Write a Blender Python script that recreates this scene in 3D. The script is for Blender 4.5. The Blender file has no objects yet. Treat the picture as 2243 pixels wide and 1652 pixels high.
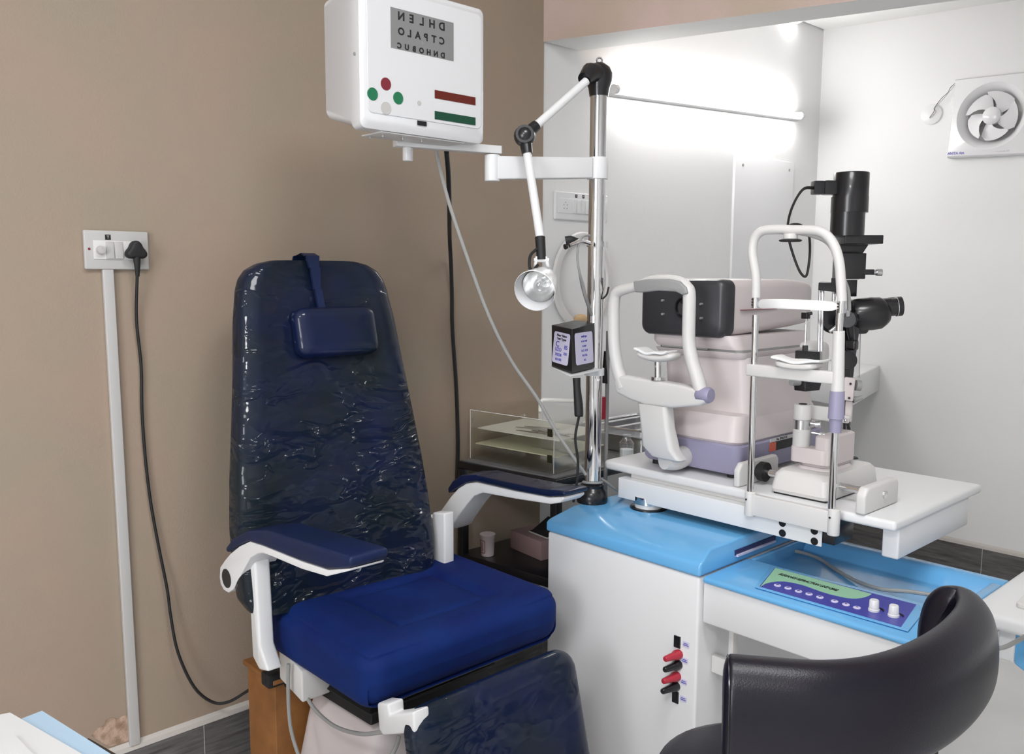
import bpy, bmesh, math, random
from mathutils import Vector, Matrix
random.seed(7)
SC = bpy.context.scene
COL = SC.collection
PI = math.pi
V = Vector
# ------------------------------------------------------------------ camera (a phone held at 1.35 m)
FOC, CX, CY, EYE = 1900.0, 1121.5, 826.0, 1.35
PITCH, ROLL = math.atan(226 / 1900.0), math.radians(0.3)
cs, sn = 0.682, 0.7315
_n = math.hypot(cs, sn); cs /= _n; sn /= _n
_f = V((-sn * math.cos(PITCH), cs * math.cos(PITCH), -math.sin(PITCH)))
_r = V((cs, sn, 0.0))
_u = V((-sn * math.sin(PITCH), cs * math.sin(PITCH), math.cos(PITCH)))
RT = _r * math.cos(ROLL) + _u * math.sin(ROLL)
UP = -_r * math.sin(ROLL) + _u * math.cos(ROLL)
cam_data = bpy.data.cameras.new('camera')
cam_data.sensor_width = 36.0
cam_data.lens = FOC / 2243.0 * 36.0
cam_data.clip_start = 0.02
cam = bpy.data.objects.new('camera', cam_data)
COL.objects.link(cam)
cam.matrix_world = Matrix(((RT.x, UP.x, -_f.x, 0), (RT.y, UP.y, -_f.y, 0), (RT.z, UP.z, -_f.z, EYE), (0, 0, 0, 1)))
SC.camera = cam
def ray(px, py): return _f + RT * ((px - CX) / FOC) + UP * ((CY - py) / FOC)
def on_x(px, py, x): d = ray(px, py); t = x / d.x; return V((x, d.y * t, EYE + d.z * t))
def on_y(px, py, y): d = ray(px, py); t = y / d.y; return V((d.x * t, y, EYE + d.z * t))
def on_z(px, py, z): d = ray(px, py); t = (z - EYE) / d.z; return V((d.x * t, d.y * t, z))
def at(px, py, dep): return V((0, 0, EYE)) + ray(px, py) * dep

# ------------------------------------------------------------------ materials
def srgb(r, g, b):
    f = lambda c: (c / 255 / 12.92) if c / 255 <= 0.04045 else ((c / 255 + 0.055) / 1.055) ** 2.4
    return (f(r), f(g), f(b), 1.0)
MATS = {}
def mat(name, col, rough=0.5, metal=0.0, coat=0.0, bump=None, vary=None, spec=0.5, emit=None, estr=0.0, sheen=0.0):
    """bump = (scale, strength[, detail]); vary = (scale, second colour, lo, hi)"""
    m = bpy.data.materials.new(name); m.use_nodes = True
    nt = m.node_tree; b = nt.nodes['Principled BSDF']
    b.inputs['Base Color'].default_value = col
    b.inputs['Roughness'].default_value = rough
    b.inputs['Metallic'].default_value = metal
    b.inputs['Coat Weight'].default_value = coat
    b.inputs['Coat Roughness'].default_value = 0.06
    b.inputs['Specular IOR Level'].default_value = spec
    if sheen:
        b.inputs['Sheen Weight'].default_value = sheen
    if emit:
        b.inputs['Emission Color'].default_value = emit
        b.inputs['Emission Strength'].default_value = estr
    tc = None
    if bump or vary:
        tc = nt.nodes.new('ShaderNodeTexCoord')
    if vary:
        nz = nt.nodes.new('ShaderNodeTexNoise'); nz.inputs['Scale'].default_value = vary[0]; nz.inputs['Detail'].default_value = 4
        nt.links.new(tc.outputs['Object'], nz.inputs['Vector'])
        rp = nt.nodes.new('ShaderNodeValToRGB')
        rp.color_ramp.elements[0].position = vary[2]; rp.color_ramp.elements[1].position = vary[3]
        rp.color_ramp.elements[0].color = col; rp.color_ramp.elements[1].color = vary[1]
        nt.links.new(nz.outputs['Fac'], rp.inputs['Fac']); nt.links.new(rp.outputs['Color'], b.inputs['Base Color'])
    if bump:
        nz = nt.nodes.new('ShaderNodeTexNoise'); nz.inputs['Scale'].default_value = bump[0]
        nz.inputs['Detail'].default_value = bump[2] if len(bump) > 2 else 3
        nt.links.new(tc.outputs['Object'], nz.inputs['Vector'])
        bp = nt.nodes.new('ShaderNodeBump'); bp.inputs['Strength'].default_value = bump[1]; bp.inputs['Distance'].default_value = 0.01
        nt.links.new(nz.outputs['Fac'], bp.inputs['Height']); nt.links.new(bp.outputs['Normal'], b.inputs['Normal'])
        if coat: nt.links.new(bp.outputs['Normal'], b.inputs['Coat Normal'])
    MATS[name] = m
    return m
M_tan = mat('tan_paint', srgb(158, 139, 123), 0.75, bump=(200, 0.12, 4), vary=(5, srgb(152, 139, 122), 0.35, 0.7))
M_beam = mat('lit_tan_paint', srgb(200, 176, 168), 0.75, bump=(160, 0.2, 4), vary=(4, srgb(186, 168, 150), 0.4, 0.7))  # tan paint, pinker and paler: extra light on the beam put into colour
M_wallw = mat('white_wall_paint', srgb(230, 230, 230), 0.6, bump=(90, 0.04, 4))
M_ceil = mat('ceiling_paint', srgb(226, 226, 224), 0.8)
M_plaster = mat('bare_plaster', srgb(186, 158, 140), 0.9, bump=(60, 0.6, 5), vary=(40, srgb(150, 124, 104), 0.45, 0.62))
M_white = mat('white_enamel', srgb(224, 224, 225), 0.32)
M_boxw = mat('white_box_enamel', srgb(212, 212, 214), 0.3, coat=0.2)
M_whitegloss = mat('white_gloss_plastic', srgb(226, 226, 228), 0.2, coat=0.3)
M_warm = mat('warm_white_plastic', srgb(212, 202, 202), 0.38)
M_cream = mat('light_grey_plastic', srgb(212, 210, 208), 0.4)
M_greyp = mat('grey_plastic', srgb(150, 150, 150), 0.45)
M_lav = mat('lavender_grey_plastic', srgb(150, 146, 172), 0.45)
M_blackp = mat('black_plastic', srgb(26, 26, 28), 0.35)
M_black = mat('black_satin_metal', srgb(20, 20, 24), 0.28, coat=0.2)
M_rubber = mat('black_rubber', srgb(22, 22, 24), 0.6)
M_dark = mat('dark_grey_fascia', srgb(52, 52, 56), 0.35)
M_chrome = mat('chrome', (0.75, 0.75, 0.76, 1), 0.07, metal=1.0)
M_steel = mat('brushed_steel', (0.62, 0.62, 0.63, 1), 0.25, metal=1.0)
M_blue = mat('sky_blue_enamel', srgb(104, 172, 222), 0.2, coat=0.3)
M_bluepanel = mat('purple_blue_label', srgb(66, 66, 160), 0.35)
M_green = mat('pale_green_label', srgb(152, 200, 166), 0.4)
M_navy = mat('navy_leatherette', srgb(16, 30, 62), 0.45, bump=(500, 0.1, 2), vary=(9, srgb(14, 30, 70), 0.35, 0.7), spec=0.3)
M_navyseat = mat('navy_seat_fabric', srgb(7, 38, 100), 0.75, bump=(600, 0.15, 2), vary=(7, srgb(8, 28, 90), 0.35, 0.65), spec=0.2)
M_stool = mat('black_leatherette', srgb(20, 17, 28), 0.33, bump=(420, 0.07, 3), spec=0.35)
M_red = mat('red_plastic', srgb(176, 44, 62), 0.35)
M_maroon = mat('maroon_plastic', srgb(120, 36, 50), 0.4)
M_btngreen = mat('green_plastic', srgb(28, 110, 74), 0.4)
M_redglass = mat('dark_red_window', srgb(96, 30, 22), 0.2)
M_greenglass = mat('dark_green_window', srgb(20, 70, 52), 0.15)
M_screen = mat('grey_chart_screen', srgb(128, 128, 128), 0.3)
M_ink = mat('black_ink', srgb(24, 24, 26), 0.6)
M_inkblue = mat('blue_ink', srgb(70, 70, 170), 0.6)
M_paper = mat('white_paper', srgb(204, 204, 204), 0.8)
M_papblue = mat('pale_blue_paper', srgb(164, 188, 208), 0.8)
M_cable = mat('grey_cable_sheath', srgb(150, 150, 148), 0.5)
M_wood = mat('brown_plywood', srgb(150, 100, 52), 0.6, vary=(14, srgb(122, 78, 38), 0.35, 0.7))
M_orange = mat('orange_plastic', srgb(196, 84, 60), 0.5)
M_tissue = mat('white_tissue', srgb(236, 236, 236), 0.9)
M_carton = mat('grey_pink_carton', srgb(168, 140, 140), 0.8)
M_cup = mat('paper_cup_white', srgb(214, 200, 202), 0.6)
M_tilewall = None
M_sticker = mat('pale_lavender_sticker', srgb(206, 202, 226), 0.5)
M_floor = mat('light_floor_tile', srgb(226, 225, 224), 0.3, bump=(20, 0.02), vary=(3, srgb(216, 216, 214), 0.4, 0.7))
M_beige = mat('beige_sponge', srgb(188, 158, 120), 0.9)
M_stain = mat('old_cream_plastic', srgb(184, 182, 180), 0.5)
M_tube = mat('lit_tube', (1, 1, 1, 1), 0.4, emit=(1.0, 0.99, 0.97, 1), estr=62.0)
M_lampglass = mat('reflector_silver', (0.8, 0.8, 0.8, 1), 0.25, metal=0.9)

def wood_tile():
    m = bpy.data.materials.new('dark_wood_look_tile'); m.use_nodes = True
    nt = m.node_tree; b = nt.nodes['Principled BSDF']; b.inputs['Roughness'].default_value = 0.5
    tc = nt.nodes.new('ShaderNodeTexCoord'); mp = nt.nodes.new('ShaderNodeMapping')
    mp.inputs['Scale'].default_value = (3.0, 3.0, 42.0)
    nz = nt.nodes.new('ShaderNodeTexNoise'); nz.inputs['Scale'].default_value = 2.4; nz.inputs['Detail'].default_value = 8; nz.inputs['Roughness'].default_value = 0.65
    rp = nt.nodes.new('ShaderNodeValToRGB')
    rp.color_ramp.elements[0].position = 0.3; rp.color_ramp.elements[0].color = srgb(62, 60, 60)
    rp.color_ramp.elements[1].position = 0.72; rp.color_ramp.elements[1].color = srgb(118, 116, 115)
    L = nt.links.new
    L(tc.outputs['Object'], mp.inputs['Vector']); L(mp.outputs['Vector'], nz.inputs['Vector'])
    L(nz.outputs['Fac'], rp.inputs['Fac']); L(rp.outputs['Color'], b.inputs['Base Color'])
    return m
M_tilewall = wood_tile()

def wrap_mat(name, col, col2, scale=(7, 16, 7), strength=0.55, rough=0.35, loose=(0.95, 1.15)):
    """upholstery under creased clear film: stretched creases in the glossy coat"""
    m = bpy.data.materials.new(name); m.use_nodes = True
    nt = m.node_tree; b = nt.nodes['Principled BSDF']; L = nt.links.new
    b.inputs['Roughness'].default_value = rough
    b.inputs['Coat Weight'].default_value = 0.55; b.inputs['Coat Roughness'].default_value = 0.08; b.inputs['Specular IOR Level'].default_value = 0.15
    tc = nt.nodes.new('ShaderNodeTexCoord'); mp = nt.nodes.new('ShaderNodeMapping')
    mp.inputs['Scale'].default_value = scale; mp.inputs['Rotation'].default_value = (0.45, 0.0, 0.0)
    L(tc.outputs['Object'], mp.inputs['Vector'])
    nz = nt.nodes.new('ShaderNodeTexNoise'); nz.inputs['Scale'].default_value = 1.2; nz.inputs['Detail'].default_value = 2
    L(mp.outputs['Vector'], nz.inputs['Vector'])
    mixv = nt.nodes.new('ShaderNodeVectorMath'); mixv.operation = 'ADD'
    sclv = nt.nodes.new('ShaderNodeVectorMath'); sclv.operation = 'SCALE'; sclv.inputs['Scale'].default_value = 0.9
    L(nz.outputs['Color'], sclv.inputs[0]); L(mp.outputs['Vector'], mixv.inputs[0]); L(sclv.outputs[0], mixv.inputs[1])
    vo = nt.nodes.new('ShaderNodeTexVoronoi'); vo.feature = 'F1'; vo.inputs['Scale'].default_value = 1.0
    L(mixv.outputs[0], vo.inputs['Vector'])
    bp = nt.nodes.new('ShaderNodeBump'); bp.inputs['Strength'].default_value = strength; bp.inputs['Distance'].default_value = 0.02
    nr = nt.nodes.new('ShaderNodeTexNoise'); nr.inputs['Scale'].default_value = 0.55; nr.inputs['Detail'].default_value = 3; nr.inputs['Distortion'].default_value = 0.6
    L(mixv.outputs[0], nr.inputs['Vector'])
    s1 = nt.nodes.new('ShaderNodeMath'); s1.operation = 'SUBTRACT'; s1.inputs[1].default_value = 0.5
    s2 = nt.nodes.new('ShaderNodeMath'); s2.operation = 'ABSOLUTE'
    s3 = nt.nodes.new('ShaderNodeMapRange'); s3.inputs['From Max'].default_value = 0.06; s3.inputs['To Min'].default_value = 0.9; s3.inputs['To Max'].default_value = 0.0
    L(nr.outputs['Fac'], s1.inputs[0]); L(s1.outputs[0], s2.inputs[0]); L(s2.outputs[0], s3.inputs['Value'])
    ad = nt.nodes.new('ShaderNodeMath'); ad.operation = 'ADD'; L(vo.outputs['Distance'], ad.inputs[0]); L(s3.outputs['Result'], ad.inputs[1])
    # the film is pulled tight near the top and bunches lower down
    sx = nt.nodes.new('ShaderNodeSeparateXYZ'); L(tc.outputs['Object'], sx.inputs[0])
    mr = nt.nodes.new('ShaderNodeMapRange'); mr.inputs['From Min'].default_value = loose[0]; mr.inputs['From Max'].default_value = loose[1]; mr.inputs['To Min'].default_value = 1.0; mr.inputs['To Max'].default_value = 0.12
    L(sx.outputs['Z'], mr.inputs['Value'])
    mu = nt.nodes.new('ShaderNodeMath'); mu.operation = 'MULTIPLY'; L(ad.outputs[0], mu.inputs[0]); L(mr.outputs['Result'], mu.inputs[1])
    L(mu.outputs[0], bp.inputs['Height']); L(bp.outputs['Normal'], b.inputs['Coat Normal'])
    bp2 = nt.nodes.new('ShaderNodeBump'); bp2.inputs['Strength'].default_value = strength * 0.25; bp2.inputs['Distance'].default_value = 0.01
    L(nz.outputs['Fac'], bp2.inputs['Height']); L(bp2.outputs['Normal'], b.inputs['Normal'])
    n2 = nt.nodes.new('ShaderNodeTexNoise'); n2.inputs['Scale'].default_value = 5; n2.inputs['Detail'].default_value = 3
    L(tc.outputs['Object'], n2.inputs['Vector'])
    rp = nt.nodes.new('ShaderNodeValToRGB'); rp.color_ramp.elements[0].position = 0.38; rp.color_ramp.elements[1].position = 0.66
    rp.color_ramp.elements[0].color = col; rp.color_ramp.elements[1].color = col2
    L(n2.outputs['Fac'], rp.inputs['Fac']); L(rp.outputs['Color'], b.inputs['Base Color'])
    return m
M_wrap = wrap_mat('navy_under_creased_film', srgb(7, 21, 31), srgb(8, 21, 54), scale=(7, 6, 15), strength=1.0, rough=0.6)
M_wrapsmooth = wrap_mat('navy_under_tight_film', srgb(9, 24, 40), srgb(10, 24, 62), scale=(4, 5, 10), strength=0.22, rough=0.5)

def clear_mat(name, tint, gloss=0.12, rough=0.03):
    m = bpy.data.materials.new(name); m.use_nodes = True
    nt = m.node_tree; nt.nodes.clear(); L = nt.links.new
    o = nt.nodes.new('ShaderNodeOutputMaterial'); t = nt.nodes.new('ShaderNodeBsdfTransparent'); t.inputs['Color'].default_value = tint
    g = nt.nodes.new('ShaderNodeBsdfGlossy'); g.inputs['Roughness'].default_value = rough; g.inputs['Color'].default_value = (1, 1, 1, 1)
    lw = nt.nodes.new('ShaderNodeLayerWeight'); lw.inputs['Blend'].default_value = 0.5
    f = nt.nodes.new('ShaderNodeMath'); f.operation = 'POWER'; f.inputs[1].default_value = 5.0; L(lw.outputs['Facing'], f.inputs[0])
    a = nt.nodes.new('ShaderNodeMath'); a.operation = 'MULTIPLY_ADD'; a.inputs[1].default_value = 0.7; a.inputs[2].default_value = gloss * 0.3
    mx = nt.nodes.new('ShaderNodeMixShader')
    L(f.outputs[0], a.inputs[0]); L(a.outputs[0], mx.inputs['Fac']); L(t.outputs[0], mx.inputs[1]); L(g.outputs[0], mx.inputs[2]); L(mx.outputs[0], o.inputs['Surface'])
    return m
M_acryl = clear_mat('clear_acrylic', (0.975, 0.975, 0.955, 1), gloss=0.25, rough=0.08)
M_glass = clear_mat('clear_glass', (0.93, 0.94, 0.94, 1), gloss=0.5)
M_frost = clear_mat('thin_clear_shield', (0.86, 0.86, 0.87, 1))
M_yellowtray = mat('pale_yellow_acrylic_tray', srgb(214, 214, 186), 0.3)
M_paletray = mat('milky_acrylic_tray', srgb(222, 222, 216), 0.3)
M_smoke = clear_mat('smoky_base', (0.6, 0.6, 0.5, 1))

# ------------------------------------------------------------------ mesh helpers
def nb(): return bmesh.new()
def bx(bm, x0, x1, y0, y1, z0, z1):
    vs = [bm.verts.new(p) for p in ((x0, y0, z0), (x1, y0, z0), (x1, y1, z0), (x0, y1, z0), (x0, y0, z1), (x1, y0, z1), (x1, y1, z1), (x0, y1, z1))]
    for f in ((0, 3, 2, 1), (4, 5, 6, 7), (0, 1, 5, 4), (1, 2, 6, 5), (2, 3, 7, 6), (3, 0, 4, 7)): bm.faces.new([vs[i] for i in f])
    return vs
def hexa(bm, bot, top):
    vs = [bm.verts.new(p) for p in list(bot) + list(top)]
    n = len(bot)
    bm.faces.new(vs[:n][::-1]); bm.faces.new(vs[n:])
    for i in range(n): j = (i + 1) % n; bm.faces.new((vs[i], vs[j], vs[n + j], vs[n + i]))
def prism(bm, pts, axis, a, b):
    """closed outline (list of 2-tuples) extruded along an axis from a to b"""
    mk = {'x': lambda p, t: (t, p[0], p[1]), 'y': lambda p, t: (p[0], t, p[1]), 'z': lambda p, t: (p[0], p[1], t)}[axis]
    hexa(bm, [mk(p, a) for p in pts], [mk(p, b) for p in pts])
def frame_of(d):
    d = d.normalized()
    h = V((0, 0, 1)) if abs(d.z) < 0.95 else V((1, 0, 0))
    a = d.cross(h).normalized(); return a, d.cross(a).normalized()
def ring(bm, c, a, b, ra, rb=None, n=16):
    rb = ra if rb is None else rb
    return [bm.verts.new(c + a * (math.cos(2 * PI * i / n) * ra) + b * (math.sin(2 * PI * i / n) * rb)) for i in range(n)]
def bridge(bm, r0, r1):
    n = len(r0)
    for i in range(n): j = (i + 1) % n; bm.faces.new((r0[i], r0[j], r1[j], r1[i]))
def lathe(bm, p0, d, prof, n=24, cap=True):
    """prof: (distance along d, radius)"""
    p0 = V(p0); d = V(d).normalized(); a, b = frame_of(d)
    rs = [ring(bm, p0 + d * s, a, b, max(r, 1e-5), n=n) for s, r in prof]
    for i in range(len(rs) - 1): bridge(bm, rs[i], rs[i + 1])
    if cap: bm.faces.new(rs[0][::-1]); bm.faces.new(rs[-1])
def cyl(bm, p0, p1, r, r2=None, n=20):
    p0, p1 = V(p0), V(p1); lathe(bm, p0, p1 - p0, [(0, r), ((p1 - p0).length, r if r2 is None else r2)], n)
def smooth_path(pts, k=6):
    pts = [V(p) for p in pts]
    if len(pts) < 3: return pts
    P = [pts[0] * 2 - pts[1]] + pts + [pts[-1] * 2 - pts[-2]]; out = []
    for i in range(1, len(P) - 2):
        for j in range(k):
            t = j / k
            out.append(0.5 * ((2 * P[i]) + (P[i + 1] - P[i - 1]) * t + (2 * P[i - 1] - 5 * P[i] + 4 * P[i + 1] - P[i + 2]) * t * t + (3 * P[i] - P[i - 1] - 3 * P[i + 1] + P[i + 2]) * t ** 3))
    out.append(pts[-1]); return out
def tube(bm, pts, r, n=10, k=6, smooth=True, sq=None):
    """r a number or a list per control point; sq = (ra, rb) for an oval section"""
    q = smooth_path(pts, k) if smooth else [V(p) for p in pts]
    m = len(q); np_ = len(pts)
    def rad(i):
        if not isinstance(r, (list, tuple)): return r
        t = i / (m - 1) * (np_ - 1); j = min(int(t), np_ - 2); return r[j] + (r[j + 1] - r[j]) * (t - j)
    d = (q[1] - q[0]).normalized(); a, b = frame_of(d); rs = []
    for i in range(m):
        e = (q[min(i + 1, m - 1)] - q[max(i - 1, 0)]).normalized()
        a = (a - e * a.dot(e)).normalized(); b = e.cross(a).normalized()
        rr = rad(i)
        rs.append(ring(bm, q[i], a, b, rr if not sq else sq[0], rr if not sq else sq[1], n))
    for i in range(m - 1): bridge(bm, rs[i], rs[i + 1])
    bm.faces.new(rs[0][::-1]); bm.faces.new(rs[-1])
def ball(bm, c, r, sx=1, sy=1, sz=1, n=16):
    m = Matrix.Translation(V(c)) @ Matrix.Diagonal((sx, sy, sz, 1))
    bmesh.ops.create_uvsphere(bm, u_segments=n, v_segments=max(8, n // 2), radius=r, matrix=m)
def torus(bm, c, d, R, r, n=40, k=10, flat=1.0):
    d = V(d).normalized(); a, b = frame_of(d); c = V(c); rs = []
    for i in range(n):
        t = 2 * PI * i / n; o = a * math.cos(t) + b * math.sin(t)
        rs.append([bm.verts.new(c + o * (R + r * math.cos(2 * PI * j / k)) + d * (r * flat * math.sin(2 * PI * j / k))) for j in range(k)])
    for i in range(n): bridge(bm, rs[i], rs[(i + 1) % n])
def rcube(bm, c, h, r, n=10, fn=None, mtx=None):
    """dense rounded box: centre c, half sizes h, corner radii r, fn(unit point, position) -> position"""
    h = V(h); r = V(r) if isinstance(r, (tuple, list)) else V((r, r, r)); cache = {}
    def vert(ix):
        if ix in cache: return cache[ix]
        q = V([(-1 + 2 * i / n) for i in ix]); p = V((q.x * h.x, q.y * h.y, q.z * h.z)); inner = V([max(-(h[i] - r[i]), min(h[i] - r[i], p[i])) for i in range(3)])
        d = V([(p[i] - inner[i]) / max(r[i], 1e-6) for i in range(3)])
        if d.length > 1e-6:
            # push to the surface of the corner ellipsoid
            m = max(abs(x) for x in d); d = d.normalized() * m
        p = V([inner[i] + d[i] * r[i] for i in range(3)])
        if fn: p = V(fn(q, p))
        if mtx is not None: p = mtx @ p
        cache[ix] = bm.verts.new(p + V(c)); return cache[ix]
    for ax in range(3):
        for s in (0, n):
            for i in range(n):
                for j in range(n):
                    o = [(i, j), (i + 1, j), (i + 1, j + 1), (i, j + 1)]
                    f = []
                    for a_, b_ in o:
                        ix = [0, 0, 0]; ix[ax] = s; ix[(ax + 1) % 3] = a_; ix[(ax + 2) % 3] = b_
                        f.append(vert(tuple(ix)))
                    if s == 0: f.reverse()
                    bm.faces.new(f)
def obj(name, bm, m, parent=None, bevel=0, seg=3, smooth=True, sub=0, base=None):
    bmesh.ops.remove_doubles(bm, verts=bm.verts, dist=1e-7)
    bmesh.ops.recalc_face_normals(bm, faces=bm.faces)
    me = bpy.data.meshes.new(name); 
    o = bpy.data.objects.new(name, me); COL.objects.link(o)
    if parent is not None:
        o.parent = parent
        off = V(parent['_base']) if '_base' in parent else V((0, 0, 0))
    else:
        off = V(base) if base is not None else V((0, 0, 0)); o.location = off
    o['_base'] = (0.0, 0.0, 0.0)
    if off.length > 0:
        for v in bm.verts: v.co -= off
        o['_base'] = tuple(off)
    bm.to_mesh(me); bm.free()
    me.materials.append(m)
    if smooth:
        for p in me.polygons: p.use_smooth = True
    if bevel:
        b = o.modifiers.new('bevel', 'BEVEL'); b.width = bevel; b.segments = seg; b.limit_method = 'ANGLE'; b.angle_limit = math.radians(35); b.harden_normals = False
    if sub:
        s = o.modifiers.new('sub', 'SUBSURF'); s.levels = sub; s.render_levels = sub
    if smooth:
        es = o.modifiers.new('split', 'EDGE_SPLIT'); es.split_angle = math.radians(38)
    return o
def thing(name, label, cat, base, group=None):
    o = bpy.data.objects.new(name, None); COL.objects.link(o); o.location = base; o.empty_display_size = 0.05
    o['_base'] = tuple(base); o['label'] = label; o['category'] = cat
    if group: o['group'] = group
    return o
def tag(o, label, cat, group=None):
    o['label'] = label; o['category'] = cat
    if group: o['group'] = group
    return o
def struct(name, bm, m, parent=None, **k):
    o = obj(name, bm, m, parent, **k)
    if parent is None: o['kind'] = 'structure'
    return o
def text(name, s, size, m, mtx, parent, shear=0.0, offset=0.0, align='CENTER', ext=0.0003, sx=1.0, space=1.0):
    """lettering as a thin mesh; mtx maps the text's plane into the room"""
    c = bpy.data.curves.new(name, 'FONT'); c.body = s; c.size = size; c.align_x = align; c.align_y = 'CENTER'; c.extrude = ext
    c.shear = shear; c.offset = offset; c.space_character = space; c.resolution_u = 3
    t = bpy.data.objects.new('tmp', c); COL.objects.link(t)
    bpy.context.view_layer.update()
    me = bpy.data.meshes.new_from_object(t)
    bpy.data.objects.remove(t); bpy.data.curves.remove(c)
    me.transform(Matrix.Diagonal((sx, 1, 1, 1))); me.transform(mtx)
    bm = nb(); bm.from_mesh(me); bpy.data.meshes.remove(me)
    return obj(name, bm, m, parent, smooth=False)
def basis(o, ex, ey):
    o, ex, ey = V(o), V(ex).normalized(), V(ey); ey = (ey - ex * ey.dot(ex)).normalized(); ez = ex.cross(ey)
    return Matrix(((ex.x, ey.x, ez.x, o.x), (ex.y, ey.y, ez.y, o.y), (ex.z, ey.z, ez.z, o.z), (0, 0, 0, 1)))
def rounded(w, h, r, n=5):
    out = []
    for cx_, cy_, a0 in ((w - r, h - r, 0), (-w + r, h - r, 90), (-w + r, -h + r, 180), (w - r, -h + r, 270)):
        for i in range(n + 1): a = math.radians(a0 + 90 * i / n); out.append((cx_ + r * math.cos(a), cy_ + r * math.sin(a)))
    return out
def plate(bm, mtx, pts, t0, t1):
    """outline in a local plane, thickness from t0 to t1 along its normal"""
    hexa(bm, [mtx @ V((p[0], p[1], t0)) for p in pts], [mtx @ V((p[0], p[1], t1)) for p in pts])
# ================================================================== THE ROOM
XA, YC, YJ = -2.03, 3.82, 2.025          # left wall, far right wall, end of the tan paint
TZ = 0.226                               # top of the tile dado
XR, YF, ZC, ZC2 = 2.2, -1.7, 2.75, 2.43
b = nb(); bx(b, XA - 0.1, XR, YF, YC + 0.1, -0.1, 0.0); struct('floor', b, M_floor, smooth=False)
b = nb(); bx(b, XA - 0.1, XA, YF, YJ, 0, ZC); wl = struct('wall_left', b, M_tan, smooth=False)
b = nb(); bx(b, XA - 0.1, XA - 0.006, YJ, YC, 0, ZC); struct('wall_alcove', b, M_wallw, smooth=False)
b = nb(); bx(b, XA - 0.1, XR, YC, YC + 0.1, 0, ZC); struct('wall_right', b, M_wallw, smooth=False)
b = nb(); bx(b, XA - 0.1, XR, YF - 0.1, YF, 0, ZC); struct('wall_front', b, M_wallw, smooth=False)
b = nb(); bx(b, XR, XR + 0.1, YF, YC, 0, ZC); struct('wall_back', b, M_wallw, smooth=False)
b = nb(); bx(b, XA - 0.1, XR, YF, YC, ZC, ZC + 0.1); struct('ceiling', b, M_ceil, smooth=False)
# the alcove's lower ceiling starts behind the beam, which crosses at an angle
ba = math.radians(19.5); bd = V((math.cos(ba), math.sin(ba), 0)); bn = V((-math.sin(ba), math.cos(ba), 0))
P0 = V((XA, 2.022, 0)); LB = (XR - XA) / math.cos(ba)
b = nb()
hexa(b, [P0 + V((0, 0, 2.084)), P0 + bd * 3.8 + V((0, 0, 2.084)), P0 + bd * 3.8 + bn * 0.02 + V((0, 0, 2.084)), P0 + V((0, 0.17, 2.084))],
     [P0 + V((0, 0, ZC)), P0 + bd * 3.8 + V((0, 0, ZC)), P0 + bd * 3.8 + bn * 0.02 + V((0, 0, ZC)), P0 + V((0, 0.17, ZC))])
beam = struct('wall_beam', b, M_beam, smooth=False)
beam.data.materials.append(M_ceil)
for p in beam.data.polygons:
    if p.normal.z < -0.9: p.material_index = 1
b = nb()
tz = lambda x: 2.455 - 0.085 * (x - XA)
lo = [V((XA, 2.03, tz(XA))), V((1.6, 3.3, tz(0.2))), V((1.6, YC, tz(0.2))), V((XA, YC, tz(XA)))]
hexa(b, lo, [p + V((0, 0, 0.08)) for p in lo]); struct('ceiling_alcove', b, M_ceil, smooth=False)
# tile dado with its thin plaster edge, joints kept as grooves between tiles
def dado(name, ax, joints):
    bb = nb()
    for a0, a1 in zip(joints[:-1], joints[1:]):
        if ax == 'left': bx(bb, XA, XA + 0.008, a0 + 0.0012, a1 - 0.0012, 0, TZ)
        else: bx(bb, a0 + 0.0012, a1 - 0.0012, YC - 0.008, YC, 0, TZ)
    return struct(name, bb, M_tilewall, smooth=False)
dado('baseboard_left', 'left', [YF, -0.97, -0.37, 0.233, 0.838, 1.44, 2.04, 2.64, 3.24, 3.81])
dado('baseboard_right', 'right', [XA + .01, -1.82, -1.22, -0.62, -0.02, 0.58, 1.2, 1.8, XR])
b = nb(); bx(b, XA, XA + 0.0065, YF, 3.81, 0.02, TZ - 0.002); bx(b, XA, XR, YC - 0.0065, YC, 0.02, TZ - 0.002); struct('trim_2', b, M_cream, smooth=False)
b = nb()
prism(b, [(XA, TZ), (XA + 0.009, TZ), (XA + 0.007, TZ + 0.012), (XA, TZ + 0.02)], 'y', YF, 3.81)
prism(b, [(YC, TZ), (YC - 0.009, TZ), (YC - 0.007, TZ + 0.012), (YC, TZ + 0.02)], 'x', XA, XR)
struct('trim_1', b, mat('plaster_edge', srgb(196, 190, 184), 0.7), smooth=False)
# patch where the paint has come off beside the cable channel
pp = [on_x(*q, XA + 0.0015) for q in ((200, 1612), (215, 1596), (228, 1589), (232, 1578), (246, 1572), (258, 1576), (266, 1570), (276, 1566), (290, 1585), (290, 1620), (262, 1630), (240, 1636), (222, 1626))]
b = nb(); hexa(b, [V((XA + 0.0002, p.y, p.z)) for p in pp], [V((XA + 0.0016, p.y, p.z)) for p in pp])
o = obj('bare_patch', b, M_plaster, wl, smooth=False); o['label'] = 'peeled patch of bare pinkish plaster'
# assumed unseen window, added as a light, on the wall behind the photographer's left
b = nb(); bx(b, -0.80, 0.15, YF - 0.01, YF + 0.015, 0.75, 2.15); w1 = struct('assumed_window', b, M_cream, smooth=False)
b = nb(); bx(b, -0.76, 0.11, YF + 0.016, YF + 0.02, 0.8, 2.1)
obj('assumed_pane', b, mat('assumed_pane_glow', (0.9, 0.9, 0.9, 1), 0.4, emit=(0.93, 0.96, 1, 1), estr=11.0), w1, smooth=False)

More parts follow.
